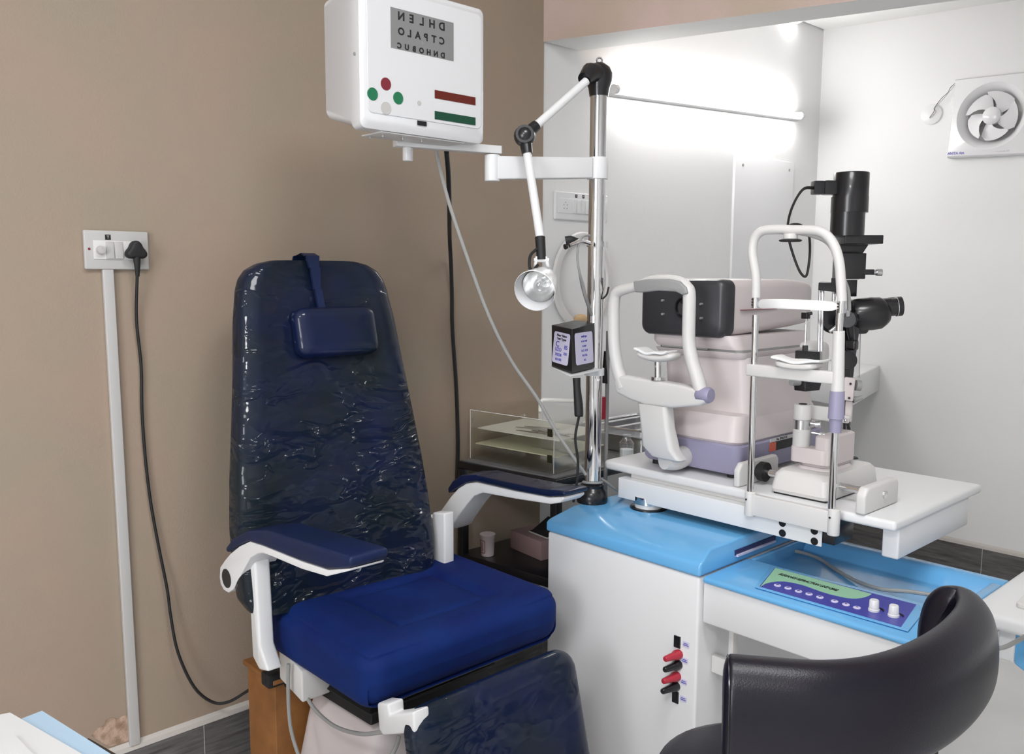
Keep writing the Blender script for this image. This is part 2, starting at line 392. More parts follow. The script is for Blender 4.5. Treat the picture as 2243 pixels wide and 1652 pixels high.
# ------------------------------------------------------------------ on the tan wall
s = thing('switch_socket_plate', 'white switch and socket plate with round regulator knob on tan wall', 'switch plate', (XA, 0.683, 1.398))
b = nb(); bx(b, XA, XA + 0.012, 0.615, 0.752, 1.355, 1.440); obj('plate', b, M_stain, s, bevel=0.003)
b = nb(); bx(b, XA + 0.012, XA + 0.0135, 0.633, 0.735, 1.377, 1.418); obj('module_frame', b, M_cream, s, bevel=0.001)
b = nb(); cyl(b, (XA + 0.0135, 0.647, 1.397), (XA + 0.026, 0.647, 1.397), 0.0095, 0.0082); bx(b, XA + 0.026, XA + 0.027, 0.6462, 0.6478, 1.399, 1.404); obj('regulator_knob', b, M_stain, s, bevel=0.0012)
for i, (a0, a1) in enumerate(((0.659, 0.675), (0.677, 0.694))):
    b = nb(); prism(b, [(XA + 0.0135, 1.379), (XA + 0.018, 1.379), (XA + 0.0155, 1.416), (XA + 0.0135, 1.416)], 'y', a0, a1); obj('rocker_switch', b, M_stain, s, bevel=0.0006)
b = nb(); cyl(b, (XA + 0.012, 0.6245, 1.399), (XA + 0.0128, 0.6245, 1.399), 0.0028, n=10); o = obj('screw_hole', b, M_maroon, s)
b = nb(); bx(b, XA + 0.012, XA + 0.0126, 0.6585, 0.6705, 1.4195, 1.4310); o = obj('letter_sticker', b, M_ink, s, smooth=False)
text('letter', 'T', 0.0095, M_paper, basis((XA + 0.0129, 0.6645, 1.4252), (0, 1, 0), (0, 0, 1)), s)
# cable channel
b = nb(); hexa(b, [(XA, 0.659, TZ + 0.012), (XA + 0.012, 0.659, TZ + 0.012), (XA + 0.012, 0.683, TZ + 0.012), (XA, 0.683, TZ + 0.012)], [(XA, 0.651, 1.3549), (XA + 0.012, 0.651, 1.3549), (XA + 0.012, 0.674, 1.3549), (XA, 0.674, 1.3549)])
o = obj('cable_channel', b, M_stain, None, bevel=0.002, base=(XA, 0.667, 0.24)); tag(o, 'white cable channel running down tan wall from switch plate to tiles', 'cable channel')
# power cord and its plug
pc = thing('power_lead', 'black power cord plugged into wall socket, drooping behind the blue chair', 'power cord', (XA + 0.02, 0.72, 1.397))
b = nb()
mx = basis((XA + 0.0136, 0.718, 1.396), (0, 1, 0), (0, 0, 1))
out = []
for i in range(28):
    a = 2 * PI * i / 28; r = 0.0185 + 0.0035 * math.cos(3 * (a - PI / 2)); out.append((r * math.cos(a) * 1.12, r * math.sin(a) * 1.05))
plate(b, mx, out, 0, 0.026)
obj('plug', b, M_rubber, pc, bevel=0.007, seg=4)
b = nb(); tube(b, [(XA + 0.03, 0.718, 1.385), (XA + 0.03, 0.7185, 1.362), (XA + 0.027, 0.719, 1.34)], [0.009, 0.0065, 0.0045]); obj('strain_relief', b, M_rubber, pc)
b = nb()
cord = [(XA + 0.027, 0.719, 1.35)] + [on_x(*q, XA + d) for q, d in (((299, 700), .012), ((309, 800), .008), ((311, 900), .008), ((318, 1000), .008), ((330, 1100), .01), ((348, 1200), .012), ((366, 1290), .018), ((374, 1350), .02), ((390, 1430), .03), ((425, 1505), .04), ((465, 1538), .05), ((500, 1538), .07), ((540, 1515), .1))] + [on_x(578, 1488, XA + 0.17), on_x(590, 1483, XA + 0.21)]
tube(b, cord, 0.0036, n=8); obj('cord', b, M_rubber, pc)

# ------------------------------------------------------------------ alcove: lights, fan, panels
XB = XA - 0.006
t = thing('tube_light', 'long lit white tube light on alcove wall, glaring over the wall around it', 'tube light', (XB, 3.0, 1.99))
ta, tb = V((XB + 0.035, 2.33, 1.978)), V((XB + 0.035, 3.60, 2.045))
b = nb(); d = (tb - ta)
hexa(b, [ta + V((-0.035, -0.0, -0.018)), tb + V((-0.035, 0.0, -0.018)), tb + V((-0.008, 0, -0.014)), ta + V((-0.008, 0, -0.014))], [ta + V((-0.035, 0, 0.018)), tb + V((-0.035, 0, 0.018)), tb + V((-0.008, 0, 0.014)), ta + V((-0.008, 0, 0.014))])
obj('batten', b, M_white, t, bevel=0.003)
b = nb(); cyl(b, ta + d * 0.015, tb - d * 0.015, 0.012, n=16); obj('glowing_tube', b, M_tube, t)
for e, g in ((ta, 1), (tb, -1)):
    b = nb(); cyl(b, e, e + d.normalized() * (0.02 * g), 0.0155, n=16); obj('end_cap', b, M_white, t)
t = thing('ceiling_light', 'small round white disc light fitted in the alcove ceiling', 'ceiling light', (0, 0, 0))
cl = on_z(1720, 62, 2.36); zc = 2.43
cl = on_z(1722, 56, 2.42)
t.location = cl; t['_base'] = tuple(cl)
zt = tz(cl.x)
b = nb(); lathe(b, (cl.x, cl.y, zt), (0, 0, -1), [(0, 0.07), (0.012, 0.075), (0.02, 0.07)], n=32); obj('rim', b, M_white, t)
b = nb(); lathe(b, (cl.x, cl.y, zt - 0.0205), (0, 0, -1), [(0, 0.062), (0.003, 0.055)], n=32); obj('diffuser', b, mat('led_diffuser', (0.9, 0.9, 0.9, 1), 0.4, emit=(1, 1, 1, 1), estr=12.0), t)

# exhaust fan, its board set a few degrees out of true on the wall
f = thing('exhaust_fan', 'white square exhaust fan with five curved blades on far right wall', 'exhaust fan', (-1.29, YC, 1.97))
fo = on_y(2168, 258, YC - 0.03); ex = V((1, 0, 0.045)); FM = basis((-1.290, YC - 0.03, 1.980), (1, 0, -0.045), (0, 0, 1))
# local axes: x right along the wall, y up, z toward the room
S2 = 0.155
b = nb()
N = 48; Rr = 0.115
sq = []
for i in range(N):
    a = 2 * PI * i / N + PI / 4
    c_, s_ = math.cos(a), math.sin(a); k = S2 / max(abs(c_), abs(s_)); sq.append((c_ * k, s_ * k, a))
def lv(x, y, z): return b.verts.new(FM @ V((x, y, z)))
back = [lv(x, y, -0.03) for x, y, a in sq]; fr = [lv(x, y, 0.0) for x, y, a in sq]
bev = [lv(x * 0.965, y * 0.965, 0.008) for x, y, a in sq]
r1 = [lv(math.cos(a) * (Rr + 0.014), math.sin(a) * (Rr + 0.014), 0.012) for x, y, a in sq]
r2 = [lv(math.cos(a) * Rr, math.sin(a) * Rr, 0.002) for x, y, a in sq]
r3 = [lv(math.cos(a) * (Rr - 0.016), math.sin(a) * (Rr - 0.016), -0.02) for x, y, a in sq]
r4 = [lv(math.cos(a) * (Rr - 0.018), math.sin(a) * (Rr - 0.018), -0.0285) for x, y, a in sq]
for A, B in ((back, fr), (fr, bev), (bev, r1), (r1, r2), (r2, r3), (r3, r4)): bridge(b, A, B)
b.faces.new(back[::-1])
obj('housing', b, M_whitegloss, f)
b = nb(); plate(b, FM, [(math.cos(2 * PI * i / 40) * 0.098, math.sin(2 * PI * i / 40) * 0.098) for i in range(40)], -0.0284, -0.027)
obj('shutter', b, M_greyp, f, smooth=False)
b = nb(); lathe(b, FM @ V((0, 0, -0.02)), FM.to_3x3() @ V((0, 0, 1)), [(0, 0.034), (0.028, 0.034), (0.035, 0.026), (0.037, 0.004)], n=28); obj('hub', b, M_whitegloss, f)
for k in range(5):
    a0 = math.radians(90 + 72 * k + 20); b = nb(); rows = []
    for i in range(6):
        r = 0.03 + 0.064 * i / 5; w = math.radians(21 + 4 * i - (10 if i == 5 else 0)); row = []
        for j in range(7):
            a = a0 + w * (j / 3 - 1) + 0.12 * i; zz = 0.006 + 0.014 * (j / 3 - 1) * (0.5 + 0.5 * i / 5)
            row.append((r * math.cos(a), r * math.sin(a), zz - 0.004))
        rows.append(row)
    for off in (0, -0.0015):
        vs = [[b.verts.new(FM @ V((p[0], p[1], p[2] + off))) for p in row] for row in rows]
        for i in range(5):
            for j in range(6): b.faces.new((vs[i][j], vs[i][j + 1], vs[i + 1][j + 1], vs[i + 1][j]))
    obj('blade', b, M_whitegloss, f)
for a in (90, 210, 330):
    b = nb(); a = math.radians(a); p = V((math.cos(a), math.sin(a), 0))
    cyl(b, FM @ V((p.x * 0.03, p.y * 0.03, -0.024)), FM @ V((p.x * 0.097, p.y * 0.097, -0.024)), 0.004, n=8); obj('spoke', b, M_greyp, f)
b = nb(); plate(b, FM, [(-0.03, -0.1565), (0.03, -0.1565), (0.03, -0.1501), (-0.03, -0.1501)], -0.02, -0.004); obj('pull_tab', b, M_whitegloss, f, smooth=False)
text('maker_lettering', 'ANITA AIR', 0.0135, M_inkblue, FM @ Matrix.Translation((-0.118, -0.139, 0.0092)), f, offset=0.0003)
text('caption_lettering', 'Exhaust Blower LLP', 0.0075, M_greyp, FM @ Matrix.Translation((0.05, -0.139, 0.0092)), f)
# round cover plate with loose wires
g = thing('round_cover_plate', 'round white cover plate with loose twisted wires left of exhaust fan', 'cover plate', (-1.45, YC, 1.98))
gc = on_y(2041, 251, YC); b = nb(); lathe(b, gc, (0, -1, 0), [(0, 0.042), (0.006, 0.042), (0.008, 0.039)], n=36); obj('cover', b, M_white, g)
wp = [(2036, 258), (2046, 244), (2047, 236), (2062, 216), (2076, 203), (2082, 192), (2094, 181)]
for dxx in (0, 3):
    b = nb(); tube(b, [on_y(x + dxx * (0.3 + i % 2), y + dxx * 0.4, YC - 0.012 - 0.002 * i) for i, (x, y) in enumerate(wp)], 0.0011, n=6); obj('wire', b, M_rubber if dxx == 0 else M_cable, g)
# flat white box on alcove wall
b = nb(); bx(b, XB, XB + 0.012, 3.125, 3.59, 1.10, 1.845); o = obj('wall_panel', b, M_whitegloss, None, bevel=0.002, base=(XB, 3.35, 1.1)); tag(o, 'flat white rectangular panel fixed on alcove wall below tube light', 'wall panel')
for y_, z_ in ((3.18, 1.80), (3.55, 1.81)):
    b = nb(); cyl(b, (XB + 0.012, y_, z_), (XB + 0.014, y_, z_), 0.006, n=12); obj('screw', b, M_greyp, o)
# second switch board
s = thing('switch_board', 'white switch board with socket and rockers on alcove wall behind chrome pole', 'switch plate', (XB, 2.2, 1.58))
b = nb(); bx(b, XB, XB + 0.012, 2.078, 2.34, 1.530, 1.622); obj('plate', b, M_white, s, bevel=0.004)
b = nb(); bx(b, XB + 0.012, XB + 0.0145, 2.09, 2.33, 1.551, 1.600); obj('module_frame', b, M_whitegloss, s, bevel=0.001)
b = nb()
for dy, dz in ((0, .012), (-.008, .004), (.008, .004), (-.007, -.008), (.007, -.008)): cyl(b, (XB + 0.0145, 2.124 + dy, 1.575 + dz), (XB + 0.0149, 2.124 + dy, 1.575 + dz), 0.0022, n=8)
obj('socket_hole', b, M_greyp, s)
for i in range(4):
    b = nb(); y_ = 2.157 + 0.021 * i; prism(b, [(XB + .0145, 1.553), (XB + .019, 1.553), (XB + .016, 1.598), (XB + .0145, 1.598)] if i % 2 else [(XB + .0145, 1.553), (XB + .016, 1.553), (XB + .019, 1.598), (XB + .0145, 1.598)], 'y', y_, y_ + 0.018); obj('rocker_switch', b, M_white, s, bevel=0.0006)
for y_, ch in ((2.178, 'T'), (2.213, 'P')):
    b = nb(); bx(b, XB + 0.012, XB + 0.0126, y_ - .005, y_ + .005, 1.605, 1.616); obj('letter_sticker', b, M_ink, s, smooth=False)
    text('letter', ch, 0.009, M_paper, basis((XB + 0.0129, y_, 1.6105), (0, 1, 0), (0, 0, 1)), s)
# white hoop hanging on the alcove wall
h = thing('plastic_hoop', 'large white plastic hoop hanging on alcove wall behind chrome pole', 'hoop', (XB + .02, 2.21, 1.33))
b = nb(); M_ = basis((XB + 0.016, 2.213, 1.328), (0, 1, 0), (0, 0, 1)); rs = []
for i in range(48):
    a = 2 * PI * i / 48; ca, sa = math.cos(a), math.sin(a); o_ = M_.to_3x3() @ V((ca * 0.135, sa * 0.150, 0)); n_ = M_.to_3x3() @ V((ca, sa, 0)); c = M_.translation + o_
    rs.append([b.verts.new(c + n_ * (0.016 * math.cos(2 * PI * j / 8)) + V((0.010 * math.sin(2 * PI * j / 8), 0, 0))) for j in range(8)])
for i in range(48): bridge(b, rs[i], rs[(i + 1) % 48])
obj('ring', b, M_cream, h)
b = nb(); ball(b, (XB + 0.03, 2.19, 1.198), 0.022, 0.7, 1.5, 0.8); obj('sponge', b, M_beige, h)
# white case on the far wall, behind the microscope
zt_ = on_y(1928, 800, YC).z
p1 = on_z(1928, 800, zt_); p2 = on_z(1862, 831, zt_); p3 = on_z(1742, 795, zt_ ) ; p3 = V((XB + 0.002, 3.42, zt_))
foot = [V((XB + 0.002, YC - 0.001, 0)), p3, p2, V((p1.x, YC - 0.001, 0))]
b = nb(); hexa(b, [V((p.x, p.y, zt_ - 0.115)) for p in foot], [V((p.x, p.y, zt_)) for p in foot]); o = obj('corner_shelf', b, M_white, None, bevel=0.006, base=(-1.8, 3.6, zt_ - .115)); tag(o, 'thick white corner shelf on far wall behind the slit lamp', 'shelf')
# ================================================================== THE EXAMINATION CHAIR
ch = thing('examination_chair', 'navy blue reclining examination chair with film-wrapped backrest and white armrest frames', 'chair', (-1.55, 1.12, 0.0))
# backrest: stations from the bottom up (x of face, z, y from, y to, thickness)
st = [(-1.652, 0.615, 0.835, 1.285, 0.045), (-1.655, 0.622, 0.812, 1.300, 0.08), (-1.658, 0.65, 0.797, 1.308, 0.10), (-1.664, 0.70, 0.795, 1.312, 0.105), (-1.680, 0.80, 0.797, 1.308, 0.105), (-1.697, 0.90, 0.807, 1.300, 0.10), (-1.717, 1.00, 0.822, 1.290, 0.095),
      (-1.742, 1.12, 0.840, 1.278, 0.09), (-1.772, 1.24, 0.857, 1.270, 0.085), (-1.792, 1.31, 0.872, 1.262, 0.08), (-1.800, 1.335, 0.882, 1.255, 0.075), (-1.806, 1.355, 0.898, 1.240, 0.068), (-1.811, 1.370, 0.925, 1.212, 0.055), (-1.815, 1.379, 0.965, 1.170, 0.035)]
def lerp_st(k=4):
    out = []
    pts = [V((a[0], a[1], 0)) for a in st]
    for i in range(len(st) - 1):
        for j in range(k):
            t = j / k; t2 = t
            out.append([st[i][q] + (st[i + 1][q] - st[i][q]) * t2 for q in range(5)])
    out.append(list(st[-1])); return out
b = nb(); rings = []; NS = 64
rows = lerp_st(4)
for x, z, y0, y1, th in rows:
    yc, hy = (y0 + y1) / 2, (y1 - y0) / 2; r_ = []
    for i in range(NS):
        a = 2 * PI * i / NS; ca, sa = math.cos(a), math.sin(a)
        e = 0.42
        yy = math.copysign(abs(ca) ** e, ca); xx = math.copysign(abs(sa) ** 0.55, sa)
        px_ = x - th / 2 + xx * th / 2
        if sa > 0:                       # bolsters: the face is hollow between two raised sides
            px_ -= 0.020 * (1 - min(1.0, abs(yy) / 0.80) ** 3) * min(1, th / 0.08) * sa ** 0.3
        r_.append(b.verts.new((px_, yc + yy * hy, z)))
    rings.append(r_)
for i in range(len(rings) - 1): bridge(b, rings[i], rings[i + 1])
b.faces.new(rings[0][::-1]); b.faces.new(rings[-1])
o = obj('backrest', b, M_wrap, ch, sub=1)
# headrest cushion and the strap it hangs on
def face_x(z):
    for a, c in zip(st[:-1], st[1:]):
        if a[1] <= z <= c[1]: return a[0] + (c[0] - a[0]) * (z - a[1]) / (c[1] - a[1])
    return st[-1][0]
b = nb(); tilt = Matrix.Rotation(math.radians(-13), 4, 'Y')
rcube(b, (-1.768, 1.083, 1.213), (0.026, 0.108, 0.058), (0.022, 0.03, 0.024), n=20, mtx=tilt)
hr = obj('headrest_cushion', b, M_wrapsmooth, ch)
b = nb(); pts = [(-1.776, 1.265), (-1.796, 1.31), (-1.808, 1.36), (-1.818, 1.388), (-1.84, 1.394), (-1.872, 1.388), (-1.885, 1.37)]
for k in range(len(pts) - 1):
    (xa, za), (xb, zb) = pts[k], pts[k + 1]
    w0 = 0.009 + 0.004 * (k > 1) + 0.004 * (k > 2); w1 = 0.009 + 0.004 * (k + 1 > 1) + 0.004 * (k + 1 > 2)
    hexa(b, [(xa - .004, 1.052 - w0, za), (xa - .004, 1.052 + w0, za), (xb - .004, 1.055 + w1, zb), (xb - .004, 1.055 - w1, zb)], [(xa + .002, 1.052 - w0, za + .002), (xa + .002, 1.052 + w0, za + .002), (xb + .002, 1.055 + w1, zb + .002), (xb + .002, 1.055 - w1, zb + .002)])
o = obj('headrest_strap', b, M_navy, ch, smooth=False)
# seat cushion, with the stitched square in its middle
def seatfn(q, p):
    x, y, z = p
    if q.z > 0.99:
        dx, dy = abs(x - 0.02) / 0.105, abs(y + 0.0) / 0.125; m = max(dx, dy)
        z -= 0.008 * math.exp(-((m - 1) * 11) ** 2) + (0.004 if m < 1 else 0) + 0.008 * max(0, 1 - m * 0.7) 
        z += 0.006 * (abs(y) / 0.26) ** 2
    if q.x > 0.99 and z < 0: x -= 0.015 * (-z / 0.06)
    return (x, y, z)
b = nb(); rcube(b, (-1.56, 1.142, 0.560), (0.228, 0.272, 0.062), (0.05, 0.05, 0.038), n=64, fn=seatfn); obj('seat_cushion', b, M_navyseat, ch)
b = nb(); bx(b, -1.74, -1.40, 0.96, 1.33, 0.472, 0.50); obj('seat_pan', b, M_black, ch, bevel=0.004)
# armrests (outlines measured on the frame's outer face)
LA = [(480.7, 1264), (482, 1243), (492, 1228), (504, 1213.6), (524, 1197), (546.6, 1186.5), (575.7, 1196), (660, 1230), (718, 1249), (767, 1246), (765, 1251), (715, 1263), (660, 1246.5), (595, 1219), (576, 1212), (564, 1213), (548.5, 1222), (525, 1264), (510, 1292), (500, 1299), (490, 1293), (483, 1280)]
pl = [on_y(*q, 0.795) for q in LA]; LP = [(p.x, p.z) for p in pl]
b = nb(); prism(b, LP, 'y', 0.795, 0.868); arm = obj('armrest_frame', b, M_white, ch, bevel=0.004)
pvt = on_y(495, 1270, 0.795)
b = nb(); cyl(b, (pvt.x + .004, 0.7935, pvt.z + .004), (pvt.x + .004, 0.797, pvt.z + .004), 0.021, n=28)
obj('pivot_cap', b, M_blackp, arm)
LPAD = [(499, 1212), (497, 1200), (512, 1180), (545, 1163), (585, 1162), (650, 1182), (760, 1216), (771, 1222), (772, 1238), (766, 1245.5), (718, 1248), (660, 1229), (575.7, 1195), (546.6, 1186), (524, 1196)]
pd = [on_y(*q, 0.795) for q in LPAD]
b = nb(); prism(b, [(p.x, p.z + 0.001) for p in pd], 'y', 0.791, 0.872); o = obj('armrest_pad', b, M_navy, ch, bevel=0.012, seg=4)
RA = [(965, 1119), (988, 1087), (1003, 1070), (1021, 1059), (1043.5, 1056.6), (1127, 1076), (1202, 1090), (1234, 1088.6), (1234, 1095), (1225, 1102), (1205, 1105), (1127, 1093), (1057, 1080), (1038, 1087), (1020, 1108), (996, 1143), (988, 1158), (975, 1164), (962, 1150), (958, 1135)]
pr = [on_y(*q, 1.405) for q in RA]
b = nb(); prism(b, [(p.x, p.z) for p in pr], 'y', 1.405, 1.478); arm = obj('armrest_frame', b, M_white, ch, bevel=0.004)
RPAD = [(982, 1082), (981, 1070), (991, 1055), (1010, 1042), (1040, 1041), (1099, 1055), (1183, 1072), (1228, 1076), (1237, 1080), (1237, 1088), (1202, 1089.5), (1127, 1075.5), (1043.5, 1056), (1021, 1058.5), (1003, 1069.5)]
pd = [on_y(*q, 1.402) for q in RPAD]
b = nb(); prism(b, [(p.x, p.z + 0.001) for p in pd], 'y', 1.401, 1.482); obj('armrest_pad', b, M_wrapsmooth, ch, bevel=0.011, seg=4)
b = nb(); pp_ = on_y(980, 1137, 1.405); cyl(b, (pp_.x, 1.345, pp_.z), (pp_.x, 1.41, pp_.z), 0.021, n=24); torus(b, (pp_.x, 1.398, pp_.z), (0, 1, 0), 0.0215, 0.0016, n=28, k=6); obj('pivot_barrel', b, M_white, ch)
b = nb(); cyl(b, (pvt.x + .004, 0.868, pvt.z + .004), (pvt.x + .004, 0.885, pvt.z + .004), 0.03, n=28); obj('pivot_barrel', b, M_blackp, ch)
# side uprights
b = nb(); prism(b, [(-1.70, 0.78), (-1.69, 0.525), (-1.66, 0.505), (-1.62, 0.515), (-1.655, 0.56), (-1.665, 0.74), (-1.665, 0.78)], 'y', 0.812, 0.848)
obj('side_upright', b, M_white, ch, bevel=0.006)
b = nb(); ups = [on_y(*q, 1.335) for q in ((958, 1120), (985, 1122), (985, 1232), (950, 1232))]
prism(b, [(ups[0].x, ups[0].z), (ups[1].x, ups[1].z), (ups[1].x, 0.54), (ups[3].x, 0.54)], 'y', 1.318, 1.350); obj('side_upright', b, M_white, ch, bevel=0.005)
b = nb(); prism(b, [(-1.70, 0.525), (-1.60, 0.50), (-1.60, 0.43), (-1.70, 0.45)], 'y', 0.88, 0.95); obj('side_box', b, M_cream, ch, bevel=0.004)
# leg rest on its white bracket
lt, lb_ = V((-1.238, 0, 0.535)), V((-1.130, 0, 0.10)); dd = (lt - lb_); ln = dd.length; ang = math.atan2(dd.x, dd.z)
b = nb(); rcube(b, (lt + lb_) / 2 + V((0, 1.108, 0)), (0.030, 0.222, ln / 2 + 0.012), (0.026, 0.05, 0.05), n=24, mtx=Matrix.Rotation(ang, 4, 'Y')); obj('leg_rest', b, M_wrapsmooth, ch)
BR = [(825, 1540), (850, 1543), (852, 1568), (905, 1560), (908, 1607), (838, 1612), (829, 1600)]
pb = [on_y(*q, 0.893) for q in BR]
b = nb(); prism(b, [(p.x, p.z) for p in pb], 'y', 0.893, 0.93); obj('leg_rest_bracket', b, M_white, ch, bevel=0.005)
# pleated bellows and the white base cover
b = nb()
prof = [(0.500, 0.0), (0.488, 0.012), (0.478, -0.002), (0.466, 0.016), (0.455, 0.0), (0.442, 0.020), (0.430, 0.004), (0.412, 0.012)]
prev = None
for z, e in prof:
    rr = [b.verts.new(p) for p in ((-1.70 - e, 0.955 - e, z), (-1.46 + e, 0.965 - e, z), (-1.46 + e, 1.28 + e, z), (-1.70 - e, 1.28 + e, z))]
    if prev: bridge(b, prev, rr)
    else: b.faces.new(rr)
    prev = rr
b.faces.new(prev); obj('bellows', b, M_rubber, ch, bevel=0.003)
def cover(q, p):
    x, y, z = p; t = (1 - q.z) / 2; s = 1 + 0.42 * t - 0.12 * max(0, q.z - 0.7)
    return (x * s, y * s, z)
b = nb(); rcube(b, (-1.578, 1.125, 0.205), (0.138, 0.168, 0.203), (0.045, 0.045, 0.03), n=24, fn=cover); obj('base_cover', b, M_warm, ch)
# cables under the seat
for nm, lab, pts in (('grey_cable', 'grey cable hanging straight down in front of the chair base', [(632, 1455), (631, 1500), (633, 1560), (640, 1610), (662, 1680)]),
                     ('grey_cable', 'grey cable sagging in a curve across the white chair base', [(666, 1482), (668, 1515), (690, 1555), (735, 1592), (790, 1608), (838, 1604)])):
    P_ = [on_y(q[0], q[1], 0.865) for q in pts]
    if 'sagging' in lab:
        P_ = [on_y(q[0], q[1], 0.895 - 0.0 * i) for i, q in enumerate(pts)]
        P_[0] = on_y(*pts[0], 0.90)
    b = nb(); tube(b, P_, 0.0042, n=8); o = obj(nm, b, M_cable, None, base=P_[0]); tag(o, lab, 'cable')
b = nb(); P_ = [on_x(q[0], q[1], -1.37) for q in ((874, 1612), (868, 1635), (850, 1670))]; tube(b, P_, 0.0045, n=8); o = obj('grey_cable', b, M_cable, None, base=P_[0]); tag(o, 'short grey cable coming down beside the leg rest bracket', 'cable')
# plywood box and the power connector on it
w = thing('wooden_box', 'brown plywood box standing against the wall behind chair base', 'box', (-1.86, 1.02, 0.0))
b = nb(); bx(b, -1.91, -1.772, 0.905, 1.115, 0.0, 0.402); obj('body', b, M_wood, w, bevel=0.002)
b = nb(); bx(b, -1.918, -1.764, 0.897, 1.12, 0.402, 0.414); obj('lid', b, M_wood, w, bevel=0.002)
w = thing('power_connector', 'black power connector plugged in under the chair seat above wooden box', 'connector', (-1.80, 0.93, 0.42))
c0 = on_x(596, 1481, -1.79)
b = nb(); rcube(b, c0 + V((0.005, 0.01, -0.002)), (0.02, 0.032, 0.017), 0.006, n=8); obj('body', b, M_rubber, w)
b = nb(); rcube(b, c0 + V((0.016, 0.045, -0.018)), (0.012, 0.024, 0.011), 0.005, n=8); obj('inlet', b, M_rubber, w)

# ================================================================== THE REFRACTION UNIT
ru = thing('refraction_unit', 'white refraction stand with sky blue top, control panel desk and chrome pole', 'refraction unit', (-1.04, 1.78, 0.0))
b = nb(); bx(b, -1.505, -1.045, 1.53, 2.05, 0.0, 0.70); cab = obj('cabinet', b, M_white, ru, bevel=0.006)
def captop(b, z0, z1, z2):
    A = [(-1.508, 1.526, z0), (-1.042, 1.526, z0), (-1.042, 2.055, z0), (-1.508, 2.055, z0)]
    B = [(-1.508, 1.526, z1), (-1.042, 1.530, z1), (-1.042, 2.055, z1), (-1.508, 2.055, z1)]
    Cc = [(-1.488, 1.604, z2), (-1.046, 1.572, z2), (-1.046, 2.05, z2), (-1.488, 2.05, z2)]
    va, vb, vc = [[b.verts.new(p) for p in r] for r in (A, B, Cc)]
    b.faces.new(va[::-1]); bridge(b, va, vb); bridge(b, vb, vc); b.faces.new(vc)
b = nb(); captop(b, 0.702, 0.730, 0.757); obj('cabinet_top', b, M_blue, ru, bevel=0.006, seg=4)
b = nb(); bx(b, -1.0465, -1.0385, 1.66, 1.83, 0.722, 0.734); tr = obj('side_slot', b, mat('dark_slot', srgb(40, 44, 90), 0.5), ru, smooth=False)
b = nb(); bx(b, -1.0465, -1.034, 1.662, 1.825, 0.720, 0.7245); obj('slot_tray', b, M_sticker, tr, smooth=False)
# desk: a rim round a sunken trough
DX0, DX1, DY0, DY1 = -1.040, -0.585, 1.535, 2.016
b = nb()
yy = [(DY0, 0.690), (DY0, 0.699), (DY0 + .006, 0.703), (1.712, 0.705), (1.722, 0.698), (1.738, 0.672), (1.948, 0.672), (1.965, 0.696), (1.975, 0.703), (DY1 - .012, 0.703), (DY1, 0.698), (DY1, 0.660), (DY0 + .022, 0.660), (DY0 + .022, 0.6895)]
prism(b, yy, 'x', DX0, DX1)
dk = obj('desk_top', b, M_blue, ru, bevel=0.0035, seg=3)
b = nb(); bx(b, DX0, DX0 + .010, 1.725, 1.96, .664, .7015); obj('desk_side_rim', b, M_blue, ru, bevel=0.003)
b = nb(); bx(b, DX1 - 0.022, DX1, 1.712, 1.965, 0.68, 0.703); obj('desk_end_rim', b, M_blue, ru, bevel=0.004)
b = nb(); bx(b, DX0 - 0.002, DX1, DY0 + 0.008, DY1 - 0.01, 0.598, 0.659); bx(b, DX0 - 0.0015, DX1 - .0005, DY0 + 0.006, DY0 + 0.0215, 0.5985, 0.6892); obj('apron', b, M_white, ru, bevel=0.004)
b = nb(); bx(b, -1.012, -1.0, 1.60, 1.62, 0.0, 0.598); bx(b, -1.044, -0.985, 1.585, 1.60, 0.47, 0.51); obj('support_bracket', b, M_cream, ru, bevel=0.002)
b = nb(); bx(b, -1.0, -0.74, 1.98, 1.995, 0.25, 0.598); obj('modesty_panel', b, M_cream, ru, bevel=0.002)
b = nb(); cyl(b, (-.80, 1.72, 0.0), (-.80, 1.72, 0.598), .028, n=24); cyl(b, (-.80, 1.72, 0.0), (-.80, 1.72, 0.012), .07, n=24); obj('support_column', b, M_white, ru)
# control panel
Z = 0.7056
LBp = [on_z(*q, Z) for q in ((1697, 1247), (1663.5, 1287), (1973.5, 1376), (2007, 1327))]
TL, BL, BRr, TR_ = LBp
def lp(u, v):   # u along the panel, v from the front edge to the rear
    p = (BL * (1 - u) + BRr * u) * (1 - v) + (TL * (1 - u) + TR_ * u) * v; return V((p.x, p.y, Z))
b = nb(); fr_ = [lp(-.03, -.06), lp(1.05, -.06), lp(1.07, 1.12), lp(-.04, 1.12)]
hexa(b, [p - V((0, 0, .0006)) for p in fr_], [p + V((0, 0, .0018)) for p in fr_]); obj('panel_plinth', b, M_blue, ru, bevel=0.0012)
lp0 = lp
lp = lambda u, v: lp0(u, v) + V((0, 0, .0026))
b = nb(); hexa(b, [lp(0, 0) - V((0, 0, .001)), lp(1, 0) - V((0, 0, .001)), lp(1, 1) - V((0, 0, .001)), lp(0, 1) - V((0, 0, .001))], [lp(0, 0), lp(1, 0), lp(1, 1), lp(0, 1)]); pan = obj('control_panel', b, M_bluepanel, ru, smooth=False)
wave = [(0.0, .06), (.04, .27), (.10, .42), (.16, .48), (.24, .45), (.34, .34), (.44, .22), (.52, .18), (.58, .22), (.635, .40), (.68, .72), (.72, 1.0)]
wave = [(0.0, .03), (.05, .30), (.11, .50), (.18, .56), (.27, .53), (.37, .42), (.47, .32), (.55, .30), (.61, .38), (.66, .60), (.70, 1.0)]
